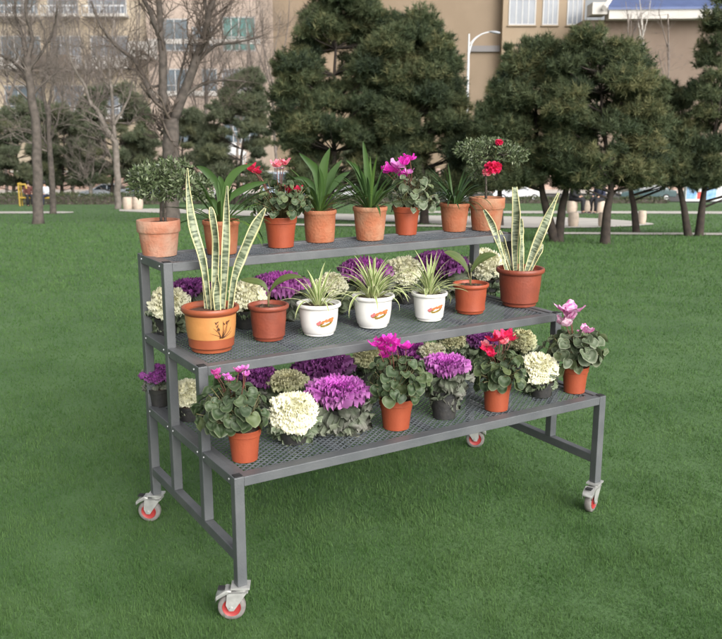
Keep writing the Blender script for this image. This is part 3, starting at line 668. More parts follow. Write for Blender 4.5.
def seedling(label, u, v, pot, m, leaves, seed, group=GM):
    rnd.seed(seed); t, p, prof, zs = start('potted_seedling', label, 'seedling', 1, u, v, pot, 'bowl', m, group, 'soil_red')
    k = pxm(p); b = MB()
    for pts, w_ in leaves:
        P = [rel(p, *x) for x in pts]; fine = []
        for i in range(13):
            s_ = i/12*(len(P)-1); j = min(int(s_), len(P)-2); f = s_-j
            a0, a1, a2, a3 = P[max(j-1,0)], P[j], P[j+1], P[min(j+2,len(P)-1)]
            fine.append(.5*((2*a1)+(a2-a0)*f+(2*a0-5*a1+4*a2-a3)*f*f+(3*a1-a0-3*a2+a3)*f**3))
        blade(b, fine, w_/k, fold=.25, taper=(.12,.5), up=(UP-FH*.7).normalized(), par_r=.5)
        MB().tube([(0,0,zs-.003), P[0]*.5+Vector((0,0,zs*.5+.006)), P[0]], [.0028,.0024,.002], 6).build('stalk', 'petiole', t, smooth='all')
    b.build('foliage', 'seedling_leaf', t, smooth='all')
    g = random.Random(seed); s = MB()
    for i in range(5):
        a = g.random()*6; r = g.random()*pot[0]*.5
        s.lathe([(.001,-.004),(.008,-.002),(.009,.003),(.005,.008),(.001,.009)], 8, Matrix.Translation((r*math.cos(a), r*math.sin(a), zs+.004)))
    s.build('soil_lumps', 'soil', t, smooth='all')
    return t
def shrub(label, u, v, pot, kind, m, blobs, n, lsz, stems, seed, flowers=()):
    rnd.seed(seed); t, p, prof, zs = start('potted_shrub', label, 'shrub', 2, u, v, pot, kind, m, GB)
    k = pxm(p); Vs, Ps = [], []; tot = sum(b_[2]*b_[3] for b_ in blobs); br = MB()
    for i, (bu, bv, rx, rz_) in enumerate(blobs):
        C = rel(p, bu, bv, rnd.uniform(-.03,.03)); V, P = leaflets(int(n*rx*rz_/tot), C, (rx/k, rx/k, rz_/k), lsz, seed*10+i, shell=.25); Vs.append(V); Ps.append(P)
        s0 = Vector((0,0,zs)).lerp(rel(p, *stems[0][-1]), 1.0); br.tube([s0, s0.lerp(C,.5)+Vector((0,0,.01)), C], [.003,.0022,.001], 5)
        for j in range(6):
            e = C + Vector((rnd.uniform(-1,1)*rx/k*.8, rnd.uniform(-1,1)*rx/k*.8, rnd.uniform(-.7,.8)*rz_/k)); br.tube([s0.lerp(C,.6), C.lerp(e,.6)+Vector((0,0,.005)), e], [.0018,.0013,.0007], 4)
    f = np_obj('foliage', np.concatenate(Vs), 4, 'shrub_leaf', t, par=np.concatenate(Ps))
    br.build('twigs', 'bark_fine', f, smooth='all')
    for st in stems:
        P = [rel(p, *x) for x in st]; P[0].z = zs-.004; MB().tube(P, [.0065-.003*i/(len(P)-1) for i in range(len(P))], 8).build('stem', 'bark_fine', t, smooth='all')
    for i, (fu, fv, fs, fm) in enumerate(flowers):
        P1 = rel(p, fu, fv, -.05); ruffled_flower(t, P1*.6+Vector((0,0,zs*.4+.05)), P1, fs/k, fm, seed*7+i)
    return t

# ---- top shelf, left to right
shrub('round-headed little shrub in pinkish clay pot with deep collar, left end of top shelf', 160, 256, (.0795,.062,.130), 'old', 'terracotta_pink',
      [(150,178,20,15),(172,172,20,13),(184,186,20,14),(202,190,10,12),(160,190,20,11),(140,184,13,13)], 2600, .0195, [[(161,222),(161,205),(162,190)],[(165,223),(165,208),(166,190)]], 21)
strap('broad dark arching leaves in clay pot half hidden behind the yellow-banded snake plant', 2, 222, 254, (.070,.055,.125), 'clay', 'terracotta', 'strap_leaf', 24, .26, .016, 22,
      [([(219,190),(207,172),(196,166)],12), ([(226,190),(236,172),(254,163)],12), ([(228,200),(250,186),(268,182)],10), ([(215,203),(202,195),(190,194)],9), ([(222,195),(221,182),(219,176)],11)], elr=(.25,1.1))
cyclamen('cyclamen with crimson and white-centred flowers over crinkled leaves on top shelf', 2, 281, 247, (.066,.050,.118), 'plastic', 'orange_plastic', (280,201), (38,22), .050, 44, 'cyclamen_leaf',
      [(254,168,8,'petal_red'),(258,170,7,'petal_red'),(251,166,7,'petal_red'),(277,163,8,'petal_pinkred'),(284,161,8,'petal_pinkred'),(280,166,6,'petal_white'),(290,188,8,'petal_red'),(297,188,8,'petal_red'),(293,191,7,'petal_red'),(278,202,5,'petal_red')], 23)
strap('upright bright broad leaves in light-streaked clay pot, next to crimson cyclamen', 2, 320, 242, (.070,.059,.130), 'clay', 'terracotta', 'strap_leaf', 34, .235, .014, 24,
      [([(320,190),(316,170),(299,153)],15), ([(322,185),(324,165),(330,148)],14), ([(325,190),(333,172),(342,160)],11), ([(318,195),(306,180),(292,178)],9), ([(326,195),(340,178),(350,172)],10)], elr=(.45,1.3), dr=(.4,1.3))
strap('spiky green plant with one tall straight leaf standing up, in clay pot', 2, 370, 240, (.073,.057,.138), 'clay', 'terracotta_old', 'strap_leaf', 50, .235, .0115, 25,
      [([(369,185),(366,160),(363,141)],9), ([(366,185),(356,168),(346,160)],8)], elr=(.45,1.3), dr=(.5,1.4))
cyclamen('silver-leaved cyclamen with magenta flowers leaning left, on top shelf', 2, 405, 234, (.060,.045,.122), 'plastic', 'orange_plastic', (414,197), (27,20), .055, 38, 'silver_leaf',
      [(391,167,10,'petal_magenta'),(398,163,10,'petal_mauve'),(405,160,9,'petal_magenta'),(410,156,8,'petal_magenta'),(403,172,10,'petal_magenta'),(409,170,7,'petal_mauve'),(386,169,8,'petal_magenta')], 26)
strap('fountain of thin dark green blades in clay pot, second from right on top shelf', 2, 454, 231, (.068,.052,.125), 'clay', 'terracotta', 'dark_strap_leaf', 70, .215, .0095, 27, elr=(.35,1.25), dr=(.8,2.0))
shrub('flat-topped shrub with hot pink bloom in pale weathered clay pot, right end of top shelf', 486, 230, (.082,.064,.145), 'old', 'terracotta_old',
      [(470,150,15,10),(488,146,16,9),(505,152,16,10),(518,156,11,9),(478,160,12,8),(498,143,12,5),(476,172,8,8)], 2500, .0165, [[(486,200),(486,185),(485,160)]], 28, [(493,167,17,'petal_rose'),(499,142,8,'petal_rose'),(487,172,10,'petal_pinkred')])

# ---- middle shelf, front row
t, p, prof, zs = snake('tall snake plant in orange pot with yellow band and brown painted grass', 212, 353, (.101,.070,.158), 'bowl', 'orange_glaze',
      [([(209,305),(203,262),(193,225),(188,190),(187,168)],[7,11,12,6,1.5],.0), ([(214,304),(215,270),(215,240),(212,215),(211,207)],[8,11,13,10,2],.02),
       ([(222,304),(225,268),(226,240),(226,205),(227,186)],[7,11,12,9,2],.03), ([(229,303),(234,280),(243,255),(256,225),(265,208)],[8,10,15,14,2],-.01),
       ([(218,306),(217,295),(217,283),(217,274)],[8,11,8,2],-.03), ([(206,306),(205,290),(205,270),(206,258)],[5,8,8,2],.03)], 31)
b = MB(); zb0, zb1 = .158*.32, .158*.83; rows = []
for k in range(9):
    z = zb0+(zb1-zb0)*k/8; r = radius_at(prof, z)+.0012; rows.append([b.vert((r*math.cos(2*PI*j/44), r*math.sin(2*PI*j/44), z)) for j in range(44)])
for r_ in rows: r_.append(r_[0])
b.grid(rows); b.build('yellow_band', 'yellow_glaze', t, smooth='all')
b = MB(); a0 = toward_cam(p)+.42; r = .086
for (x0, z0, x1, z1, bend, wd) in ((-.002,-.028,-.022,.004,.004,.0011),(.0,-.028,-.010,.018,-.003,.0011),(.002,-.028,.004,.024,.002,.0012),(.003,-.028,.017,.016,.004,.0011),(.004,-.028,.030,.002,.006,.0011),(.0,-.030,-.030,-.012,.006,.0010),(.005,-.026,.024,.022,-.004,.0009),(.002,-.03,.034,-.012,.005,.0009),(-.004,-.03,-.016,.012,.003,.0009)):
    P = []
    for i in range(8):
        s_ = i/7; x = (x0+(x1-x0)*s_+bend*math.sin(PI*s_))*1.3; z = .090+(z0+(z1-z0)*s_)*1.15; rr_ = radius_at(prof, z)+.0018; a = a0+x/r; P.append((rr_*math.cos(a), rr_*math.sin(a), z))
    b.tube(P, [wd*(1.5-1.1*i/7) for i in range(8)], 5)
for i in range(9):
    g = random.Random(i); patch(b, prof, petal_outline(a0+g.uniform(-.028,.03)/r, .092+g.uniform(-.006,.024), .006, .0021, g.uniform(.3,2.6), r, 8), .0022+.0002*i)
b.build('painted_grass', 'motif_brown', t, smooth='all')
seedling('seedling with two dark arching leaves in red-brown pot beside yellow-banded pot', 269, 341, (.076,.053,.132), 'redbrown_plastic',
      [([(268,292),(262,284),(250,281),(240,280)],9), ([(270,292),(277,283),(290,277),(304,278)],9)], 32)
spider('sparse spider plant in white pot with orange print, leftmost white pot', 319, 336, (.085,.056,.122), 30, .17, 33, 280, .38)
spider('bushy spider plant with one spike upright, middle white pot of three', 373, 328, (.085,.056,.126), 58, .20, 34, 270, .40)
spider('spider plant with leaves trailing over the rim, rightmost white pot', 429, 321, (.074,.050,.115), 50, .175, 35, 275, .46)
seedling('small seedling with a pair of drooping leaves in orange pot beside large red-brown pot', 470, 314, (.0765,.055,.126), 'orange_plastic',
      [([(468,272),(462,262),(452,255),(444,252)],11), ([(471,272),(478,262),(488,256),(497,255)],10)], 36)
snake('squat snake plant with cut-tipped leaves in large red-brown pot, right end of middle shelf', 519, 307, (.105,.072,.165), 'bowl', 'redbrown_plastic',
      [([(508,270),(500,246),(492,225),(484,210)],[6,8,10,3],.0), ([(516,270),(515,240),(516,215),(515,187)],[8,11,12,8],.02), ([(521,271),(522,250),(522,232),(521,219)],[6,8,8,3],-.02),
       ([(526,270),(536,245),(547,220),(559,193)],[7,12,14,5],.0), ([(513,271),(507,255),(503,240),(500,230)],[4,6,6,2],.03), ([(530,270),(536,258),(541,250),(543,244)],[4,6,5,2],.04)], 37)

# ---- bottom shelf, front row
cyclamen('cyclamen with small deep pink flowers and big grey-green leaves, front left corner', 0, 245, 462, (.056,.042,.106), 'plastic', 'orange_plastic', (232,410), (42,27), .070, 40, 'cyclamen_leaf',
      [(216,371,7,'petal_pink'),(217,376,5,'petal_pink'),(229,377,7,'petal_mauve'),(226,374,5,'petal_mauve'),(244,366,7,'petal_mauve'),(239,369,6,'petal_pink'),(246,373,6,'petal_mauve')], 41)
cyclamen('cyclamen with tall magenta flowers over round silver-ringed leaves, bottom shelf middle', 0, 396, 430, (.064,.047,.112), 'plastic', 'orange_plastic', (399,380), (40,26), .062, 46, 'cyclamen_leaf',
      [(383,345,10,'petal_magenta'),(390,338,9,'petal_magenta'),(377,342,9,'petal_magenta'),(396,341,8,'petal_magenta'),(406,344,9,'petal_magenta'),(385,353,9,'petal_magenta'),(392,348,8,'petal_magenta'),(381,337,8,'petal_magenta')], 42)
cyclamen('cyclamen with coral red flowers beside a black-potted purple kale', 0, 496, 411, (.055,.044,.104), 'plastic', 'orange_plastic', (499,372), (33,23), .062, 40, 'cyclamen_leaf',
      [(499,335,9,'petal_rose'),(507,332,9,'petal_rose'),(493,337,8,'petal_rose'),(488,347,9,'petal_rose'),(491,353,7,'petal_rose'),(503,340,8,'petal_pinkred'),(512,337,7,'petal_rose'),(486,342,7,'petal_pinkred')], 43)
cyclamen('cyclamen with pale pink-white flowers and trailing leaves, right end of bottom shelf', 0, 574, 393, (.055,.042,.108), 'plastic', 'orange_plastic', (575,349), (36,20), .070, 40, 'silver_leaf',
      [(569,305,15,'petal_pale'),(570,312,12,'petal_pale'),(566,320,12,'petal_white'),(587,328,9,'petal_pale')], 44, low=-.8)

# ---- ornamental kales: (label, tier, pot foot u v, pot, head centre, head radius px, head, outer leaves, seed)
KP = (.055,.043,.095)
kale('large white kale head between pink cyclamen and bright purple kale on bottom shelf', 0, 294, 444, (.055,.043,.085), (294,412), 24, 'kale_white', 'kale_green', 51, n=60, dome=.8, tilt=.45)
kale('large bright purple kale with grey-green skirt, second from front left of bottom shelf', 0, 343, 433, KP, (339,387), 27, 'kale_purple', 'kale_purple_rim', 52, n=50, dome=.62, tilt=.4, m_out=18)
kale('purple kale raised in black plastic pot, between magenta and coral red cyclamens', 0, 444, 419, (.054,.042,.108), (446,362), 21, 'kale_purple', 'kale_purple_rim', 53, n=40, dome=.65, tilt=.4)
kale('white kale head between coral red and pale pink cyclamens on bottom shelf', 0, 541, 397, (.050,.040,.085), (539,368), 18, 'kale_white', 'kale_green', 54, n=40, dome=.8, tilt=.45)
kale('white kale seen between two left uprights of the bottom tier', 0, 191, 421, (.050,.040,.085), (188,393), 14, 'kale_white', 'kale_green', 55, dome=.8, tilt=.5)
kale('small dusty mauve kale at back left corner of bottom shelf', 0, 158, 405, (.045,.036,.07), (156,374), 12, 'kale_dark', 'kale_purple_rim', 56, n=24, dome=.7, m_out=12)
kale('dark kale in shade behind the pink cyclamen at front left', 0, 262, 405, (.050,.040,.085), (260,374), 16, 'kale_dark', 'kale_purple_rim', 57, n=26, dome=.65)
kale('cream yellow kale behind the large white head on bottom shelf', 0, 288, 408, (.050,.040,.085), (287,378), 19, 'kale_cream', 'kale_green', 58, n=36, dome=.65)
kale('deep purple kale under the first white pot, back row of bottom shelf', 0, 325, 396, (.050,.040,.085), (324,362), 25, 'kale_dark', 'kale_purple_rim', 59, n=40, dome=.6)
kale('small cream kale between deep purple kale and magenta cyclamen', 0, 366, 388, (.045,.036,.08), (368,357), 14, 'kale_cream', 'kale_green', 60, n=28, dome=.75)
kale('purple kale peeping out behind the tall magenta flowers', 0, 410, 380, (.045,.036,.09), (412,349), 19, 'kale_purple', 'kale_purple_rim', 61, n=34, dome=.65)
kale('small pale cream kale in shade under the orange seedling pot', 0, 452, 372, (.045,.036,.08), (452,340), 12, 'kale_cream', 'kale_green', 62, n=26, dome=.8)
kale('dark violet kale just left of the coral red flowers, back row', 0, 484, 368, (.045,.036,.08), (482,338), 14, 'kale_dark', 'kale_green', 63, n=28, dome=.65)
kale('cream kale just right of the coral red flowers, back row', 0, 522, 366, (.045,.036,.08), (521,341), 13, 'kale_cream', 'kale_green', 64, n=28, dome=.75)
kale('white-rimmed kale behind the black-potted purple kale', 0, 432, 384, (.045,.036,.08), (432,353), 12, 'kale_white', 'kale_green', 65, n=24, dome=.7)
# middle shelf, back row
kale('white kale at back left corner of middle shelf, between the uprights', 1, 168, 334, (.050,.040,.085), (168,303), 20, 'kale_white', 'kale_green', 71, n=36, dome=.75, tilt=.4)
kale('purple kale on middle shelf directly behind the tall snake plant', 1, 196, 321, (.050,.040,.085), (192,284), 18, 'kale_dark', 'kale_purple_rim', 72, n=30, dome=.65)
kale('white kale between tall snake plant and red-brown seedling pot', 1, 247, 328, (.050,.040,.085), (247,296), 16, 'kale_white', 'kale_green', 73, n=32, dome=.75, tilt=.4)
kale('wide purple kale behind the red-brown seedling pot', 1, 280, 318, (.050,.040,.085), (279,281), 25, 'kale_purple', 'kale_purple_rim', 74, n=44, dome=.6, tilt=.35)
kale('white kale half hidden behind the leftmost white pot', 1, 328, 315, (.045,.036,.085), (331,285), 14, 'kale_white', 'kale_green', 75, n=28, dome=.75)
kale('deep purple kale behind the middle white pot of three', 1, 366, 306, (.050,.040,.09), (365,266), 23, 'kale_purple', 'kale_purple_rim', 76, n=44, dome=.6)
kale('cream white kale standing between middle and rightmost white pots', 1, 406, 303, (.050,.040,.085), (404,271), 16, 'kale_white', 'kale_green', 77, n=38, dome=.75, tilt=.4)
kale('purple kale behind the rightmost white pot and orange seedling pot', 1, 440, 297, (.050,.040,.09), (440,259), 24, 'kale_dark', 'kale_purple_rim', 78, n=44, dome=.6)
kale('cream kale between orange seedling pot and large red-brown pot', 1, 488, 291, (.050,.040,.085), (486,264), 17, 'kale_white', 'kale_green', 79, n=34, dome=.7, tilt=.4)

# ------------------------------------------------------------------ trees
def wpt(u, v, s, base): return at_s(u, v, s) - base
def curve(P, n):
    out = []
    for i in range(n+1):
        s_ = i/n*(len(P)-1); j = min(int(s_), len(P)-2); f = s_-j
        a0, a1, a2, a3 = P[max(j-1,0)], P[j], P[j+1], P[min(j+2,len(P)-1)]
        out.append(.5*((2*a1)+(a2-a0)*f+(2*a0-5*a1+4*a2-a3)*f*f+(3*a1-a0-3*a2+a3)*f**3))
    return out
def needles(cl, d, ln, per, wd, g, tone):
    """cl, d: (n,3) twig tips and directions -> per needles on each, three vertices per needle"""
    n = len(cl); C = np.repeat(cl, per, 0); Dn = np.repeat(d, per, 0); N = n*per
    t = g.random(N)[:,None]; rr = g.normal(size=(N,3)); rr /= np.linalg.norm(rr,axis=1)[:,None]
    a = Dn*.75+rr*.85; a /= np.linalg.norm(a,axis=1)[:,None]
    P0 = C - Dn*ln*.9*t; L_ = ln*(.6+.6*g.random(N))[:,None]
    s = np.cross(a, g.normal(size=(N,3))); s /= np.linalg.norm(s,axis=1)[:,None]; s *= wd
    V = np.stack([P0-s*.5, P0+s*.5, P0+a*L_], 1).reshape(-1,3)
    r = np.clip(np.repeat(tone+.16*g.normal(size=n), per) + .14*g.normal(size=N), 0, 1)
    z = np.zeros(N); par = np.repeat(np.stack([z,z,r],1), 3, 0)
    return V, par
def pine(label, vb, trunks, env, nb, br, ln, seed, s=None, m='needles', r0=.11, dens=95, per=26, depth=.8):
    g = np.random.default_rng(seed); rnd.seed(seed)
    s = gs(vb) if s is None else s; ub = trunks[0][0][0]
    base = fl(s, lat(ub, s)); t = thing('pine_tree', label, 'pine tree', base, 0, 'pine trees round the lawn')
    b = MB(); tp = []
    vs_ = [e[0] for e in env]; vtop, vbot = min(vs_), max(vs_)
    for tr in trunks:
        P = [wpt(u, v, s, base) for u, v in tr]; P[0] = P[0] - UP*(P[0].z+.08) if tr is trunks[0] else P[0]-UP*.05
        top = wpt((np.interp(vtop, vs_, [e[1] for e in env])+np.interp(vtop, vs_, [e[2] for e in env]))/2, vtop+6, s, base)
        P = curve(P+[P[-1].lerp(top,.5)+RH*rnd.uniform(-.12,.12), top], 16); b.tube(P, [max(.012, r0*(1-.92*(i/16)**.8)*(1.25 if i == 0 else 1)) for i in range(17)], 9); tp.append(P)
    Cs, Ds, Tn = [], [], []
    nb = int(nb*1.5); br = (br[0]*.70, br[1]*.85); ln *= .92; dens *= 1.45
    for k in range(nb):
        v = vtop+(vbot-vtop)*((k+.5)/nb)**.85 + rnd.uniform(-3,3); v = min(max(v, vtop), vbot - 6)
        ul = np.interp(v, vs_, [e[1] for e in env]); ur = np.interp(v, vs_, [e[2] for e in env]); kk = FPX/s
        x = rnd.choice((-1,1))*rnd.random()**.55; half = (ur-ul)/2; rb = min(rnd.uniform(*br), max(.12, half/kk*.9))
        xm = max(0, half-rb*kk*.45); u = (ul+ur)/2 + x*xm
        dp = rnd.uniform(-1,1)*math.sqrt(max(0,1-x*x*.8))*half/kk*depth
        C = wpt(u, v, s+dp, base)
        tr = tp[0] if len(tp) == 1 else min(tp, key=lambda q: (q[8]-C).length)
        anchor = min(tr, key=lambda q: abs(q.z-(C.z-.35*(C-q).length)))
        mid = anchor.lerp(C,.55)-UP*.04*(C-anchor).length; b.tube([anchor, mid, C], [.022+.012*rb, .016, .007], 5)
        n = int(dens*rb*rb*4)+8
        d = g.normal(size=(n,3)); d[:,2] = np.abs(d[:,2])*.9-.35; d /= np.linalg.norm(d,axis=1)[:,None]
        pos = np.array(C)+d*np.array([rb,rb,rb*.8])*(.35+.75*g.random(n)[:,None])
        dd = d*.8+np.array([0,0,.55])+g.normal(size=(n,3))*.25; dd /= np.linalg.norm(dd,axis=1)[:,None]
        Cs.append(pos); Ds.append(dd); Tn.append(np.full(n, min(1,max(0,rnd.gauss(.48,.26)))))
    b.build('trunk', 'pine_bark', t, smooth='all')
    V, par = needles(np.concatenate(Cs), np.concatenate(Ds), ln, per, ln*.085+.002*s/18, g, np.concatenate(Tn))
    np_obj('crown', V, 3, m, t, par=par)
    return t
PB = (.28,.55)
pine('spreading young pine with forked trunk behind the right snake plant', 242, [[(558,242),(562,208),(566,180)],[(556,241),(546,208),(541,182)]],
     [(42,524,552),(62,512,570),(100,496,582),(150,490,592),(180,500,592),(188,520,575)], 66, PB, .13, 101)
pine('widest young pine, its single trunk leaning right behind the stone drums', 244, [[(605,244),(607,212),(611,182)]],
     [(35,578,626),(52,560,644),(85,550,658),(130,548,666),(165,552,668),(187,572,650)], 86, PB, .13, 102)
pine('slim-trunked pine right of the stone drums with low ragged crown', 233, [[(637,233),(634,207),(632,182)]],
     [(82,658,676),(105,645,688),(150,628,694),(185,622,690)], 38, PB, .14, 103, r0=.10)
pine('pine with trunk leaning left near the right edge of the lawn', 236, [[(689,236),(684,208),(680,182)]],
     [(120,672,700),(150,664,704),(188,662,704)], 20, PB, .13, 104, r0=.10)
pine('tall dark pine cut off by the right edge of the picture', 236, [[(699,236),(702,208),(706,180)]],
     [(-5,716,740),(25,704,760),(70,692,775),(140,690,775),(190,692,765)], 70, PB, .13, 105, r0=.11)
pine('narrow pine with thin pointed tops in front of the street lamp', 226, [[(500,226),(500,205),(500,180)]],
     [(42,506,511),(70,500,514),(98,486,516),(135,472,522),(192,470,526)], 34, (.3,.6), .17, 106, r0=.12)
pine('big central pine whose crown rises above the picture', 223, [[(326,223),(330,195),(334,170)]],
     [(-30,322,362),(0,310,376),(30,296,388),(50,280,396),(100,274,402),(150,284,402),(194,294,390)], 150, (.35,.7), .19, 127, r0=.17, dens=70)
pine('broad pine joined to the right of the big central pine', 224, [[(424,224),(424,195),(422,170)]],
     [(16,386,420),(30,374,444),(46,374,452),(90,376,458),(135,384,476),(194,390,488)], 115, (.35,.7), .19, 108, r0=.16, dens=70)
FB = (.55,1.1)
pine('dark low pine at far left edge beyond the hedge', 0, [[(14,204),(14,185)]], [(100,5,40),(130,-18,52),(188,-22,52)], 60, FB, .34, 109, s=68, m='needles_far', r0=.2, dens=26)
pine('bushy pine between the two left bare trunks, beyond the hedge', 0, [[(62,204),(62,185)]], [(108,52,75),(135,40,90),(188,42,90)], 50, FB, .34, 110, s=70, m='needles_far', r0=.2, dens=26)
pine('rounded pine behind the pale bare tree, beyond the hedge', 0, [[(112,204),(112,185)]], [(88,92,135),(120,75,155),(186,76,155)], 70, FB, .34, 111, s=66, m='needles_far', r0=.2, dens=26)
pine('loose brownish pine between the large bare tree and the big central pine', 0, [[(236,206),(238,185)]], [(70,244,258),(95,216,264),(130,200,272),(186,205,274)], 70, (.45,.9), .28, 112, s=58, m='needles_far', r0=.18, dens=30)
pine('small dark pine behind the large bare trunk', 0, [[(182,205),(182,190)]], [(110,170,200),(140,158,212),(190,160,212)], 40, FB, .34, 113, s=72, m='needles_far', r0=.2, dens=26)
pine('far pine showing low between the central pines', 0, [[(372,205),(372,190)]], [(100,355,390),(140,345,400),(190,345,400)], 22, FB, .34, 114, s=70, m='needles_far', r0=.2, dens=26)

def bare(label, u0, v0, s, limbs, px0, bark, twig, seed, ntw=10, tl=1.0, group='bare trees left of the stand', thick=1.0, lev=3):
    """limbs: (path in (u, v), start and end thickness in photo pixels); the first is the trunk"""
    rnd.seed(seed); s = gs(v0) if s is None else s; base = fl(s, lat(u0, s)); kk = FPX/s
    t = thing('bare_tree', label, 'bare tree', base, 0, group); b = MB(); tw = MB()
    def twig_(p, d, ln, r, level):
        d = d.normalized(); P = [p]; q = p.copy(); dd = d.copy()
        for i in range(4):
            dd = (dd + Vector((rnd.gauss(0,.16), rnd.gauss(0,.16), rnd.gauss(.06,.14)))).normalized(); q = q+dd*ln/4; P.append(q.copy())
        tw.tube(P, [r, r*.8, r*.6, r*.45, r*.3], 3, cap=False)
        if level > 0:
            for i in range(rnd.randint(4,6)):
                j = rnd.randint(1,4); side = Vector((rnd.gauss(0,1), rnd.gauss(0,1), rnd.gauss(.25,.7))).normalized()
                twig_(P[j], dd*.6+side*.75, ln*rnd.uniform(.45,.7), r*.55, level-1)
    for li, (pts, a, e) in enumerate(limbs):
        P = [wpt(x[0], x[1], s, base) + FH*(rnd.uniform(-.35,.35)*tl*i/(len(pts)-1) if li else 0) for i, x in enumerate(pts)]
        if li == 0: P[0].z = -.1
        C = curve(P, 14); rr_ = [(a+(e-a)*i/14)/kk/2*(1.35 if li == 0 and i == 0 else 1) for i in range(15)]
        for i in range(2, 14): C[i] = C[i]+Vector((rnd.gauss(0,.012),rnd.gauss(0,.012),0))*tl
        b.tube(C, rr_, 10 if li == 0 else 7)
        for i in range(ntw if li else ntw//3):
            j = rnd.randint(4 if li else 9, 14); d = (C[min(j+1,14)]-C[max(j-1,0)]).normalized(); side = Vector((rnd.gauss(0,1), rnd.gauss(0,1), rnd.gauss(.2,.6))).normalized()
            twig_(C[j], d*.55+side*.8, tl*rnd.uniform(.7,1.3), max(.006, rr_[j]*.4)*thick, lev-1)
    b.build('trunk', bark, t, smooth='all'); tw.build('crown', twig, t, smooth='all')
    return t
bare('large bare tree with thick forked trunk behind the little round shrub', 171, 224, None,
     [([(171,224),(171,190),(171,150),(171,118)],18,15), ([(170,120),(163,95),(164,60),(160,30),(158,-10),(150,-50)],10,4), ([(163,45),(152,15),(140,-10),(130,-40)],6,2),
      ([(173,120),(184,92),(196,62),(204,35),(212,5),(222,-40)],11,4), ([(203,42),(207,20),(203,-10),(200,-40)],5,2), ([(168,112),(152,95),(135,62),(115,45),(100,25),(88,0)],6,2),
      ([(176,108),(195,88),(220,80),(246,82)],4,1.4), ([(199,60),(215,45),(238,42),(262,36)],4,1.4), ([(192,72),(200,50),(215,28),(226,5)],4,1.4), ([(163,84),(150,86),(138,72),(128,68)],3,1.2),
      ([(180,104),(178,80),(186,55),(192,30)],3.5,1.3), ([(166,100),(150,98),(142,84)],3,1.2)], 18, 'bare_bark', 'twig_dark', 121, ntw=15, tl=1.0, thick=.8)
bare('straight bare tree with single upright trunk, leftmost on the lawn', 38, 224, None,
     [([(38,224),(38,180),(36,130),(30,85),(27,58)],11,7), ([(27,62),(22,40),(14,15),(10,-20)],5,2), ([(27,62),(31,35),(28,10),(34,-25)],5,2), ([(28,70),(40,52),(52,30),(60,10)],3.5,1.2),
      ([(26,75),(12,62),(-6,50),(-20,30)],3.5,1.2), ([(30,85),(16,72),(2,62)],3,1), ([(32,95),(44,82),(56,70)],2.6,1)], 11, 'bare_bark', 'twig', 122, ntw=18, tl=1.0, thick=.8)
bare('thin bare tree just right of the leftmost bare trunk', 53, 214, None,
     [([(53,214),(52,180),(50,150),(48,105)],6.5,4.5), ([(51,150),(40,135),(22,128)],2.6,1), ([(49,120),(42,90),(46,50),(40,20)],3.5,1.3), ([(50,140),(60,118),(66,90)],2.6,1), ([(48,108),(55,75),(60,40)],3,1.2)], 6, 'bare_bark', 'twig', 123, ntw=9, tl=1.5)
bare('pale-barked bare tree bending left, between hedge and paved strip', 118, 209, None,
     [([(118,209),(117,175),(115,140)],7,6), ([(115,142),(106,128),(96,112),(90,104)],5.5,4), ([(92,107),(84,85),(72,60),(66,25)],3.5,1.3), ([(115,140),(112,100),(110,60),(113,20)],4,1.4), ([(114,125),(126,100),(134,70)],3,1.2),
      ([(110,90),(98,70),(92,40)],2.6,1)], 7, 'pale_bark', 'twig', 124, ntw=10, tl=1.7)
bare('small pale bare tree with low V-shaped fork in front of the hedge', 90, 0, 64,
     [([(90,204),(91,186)],4,3.5), ([(91,188),(86,174),(80,162)],2.6,1.2), ([(91,188),(98,174),(108,160)],2.6,1.2), ([(91,186),(93,168),(92,150)],2.4,1)], 4, 'pale_bark', 'twig', 125, ntw=9, tl=1.6)
for i, (u, sx, lab) in enumerate(((8,78,'far brown bare tree at the left edge before the apartments'),(74,80,'far brown bare tree before the white apartment balconies'),(136,76,'far brown bare tree seen through the limbs of the large bare tree'),
                       (240,78,'far bare tree before the teal apartment windows'),(276,84,'far brown bare tree left of the central pine crown'),(205,82,'far bare tree in front of the pink apartment wall'),(40,84,'far brown bare tree behind the leftmost bare trunk'),(104,86,'far reddish bare tree behind the bending pale tree'))):
    g = random.Random(200+i); V = [([(u,205),(u+g.uniform(-3,3),150),(u+g.uniform(-5,5),95)],3.2,2.0)]
    for k in range(9):
        v1 = g.uniform(70,140); dx = g.uniform(-42,42); V.append(([(u,v1+12),(u+dx*.4,v1-15),(u+dx*.8,v1-50),(u+dx,v1-95)],1.6,.6))
    bare(lab, u, 0, sx, V, 4, 'twig', 'twig', 210+i, ntw=17, tl=2.3, group='far bare trees in front of the apartments', thick=.7)
for i, (u, lab) in enumerate(((642,'white-barked leafless birch in front of the blue-roofed building'),(628,'thin leafless sapling left of the white-barked birch'),(668,'thin leafless sapling right of the white-barked birch'))):
    g = random.Random(300+i); V = [([(u+2,205),(u,120),(u+1,60),(u,14)],2.8 if i == 0 else 1.6,1.2)]
    for k in range(7):
        v1 = g.uniform(20,110); dx = g.uniform(-12,12); V.append(([(u,v1+10),(u+dx*.5,v1-8),(u+dx,v1-28)],1.2,.5))
    bare(lab, u, 0, 92, V, 3, 'white_bark' if i == 0 else 'twig', 'twig', 310+i, ntw=6, tl=1.6, group='leafless saplings by the blue-roofed building', thick=.9, lev=2)

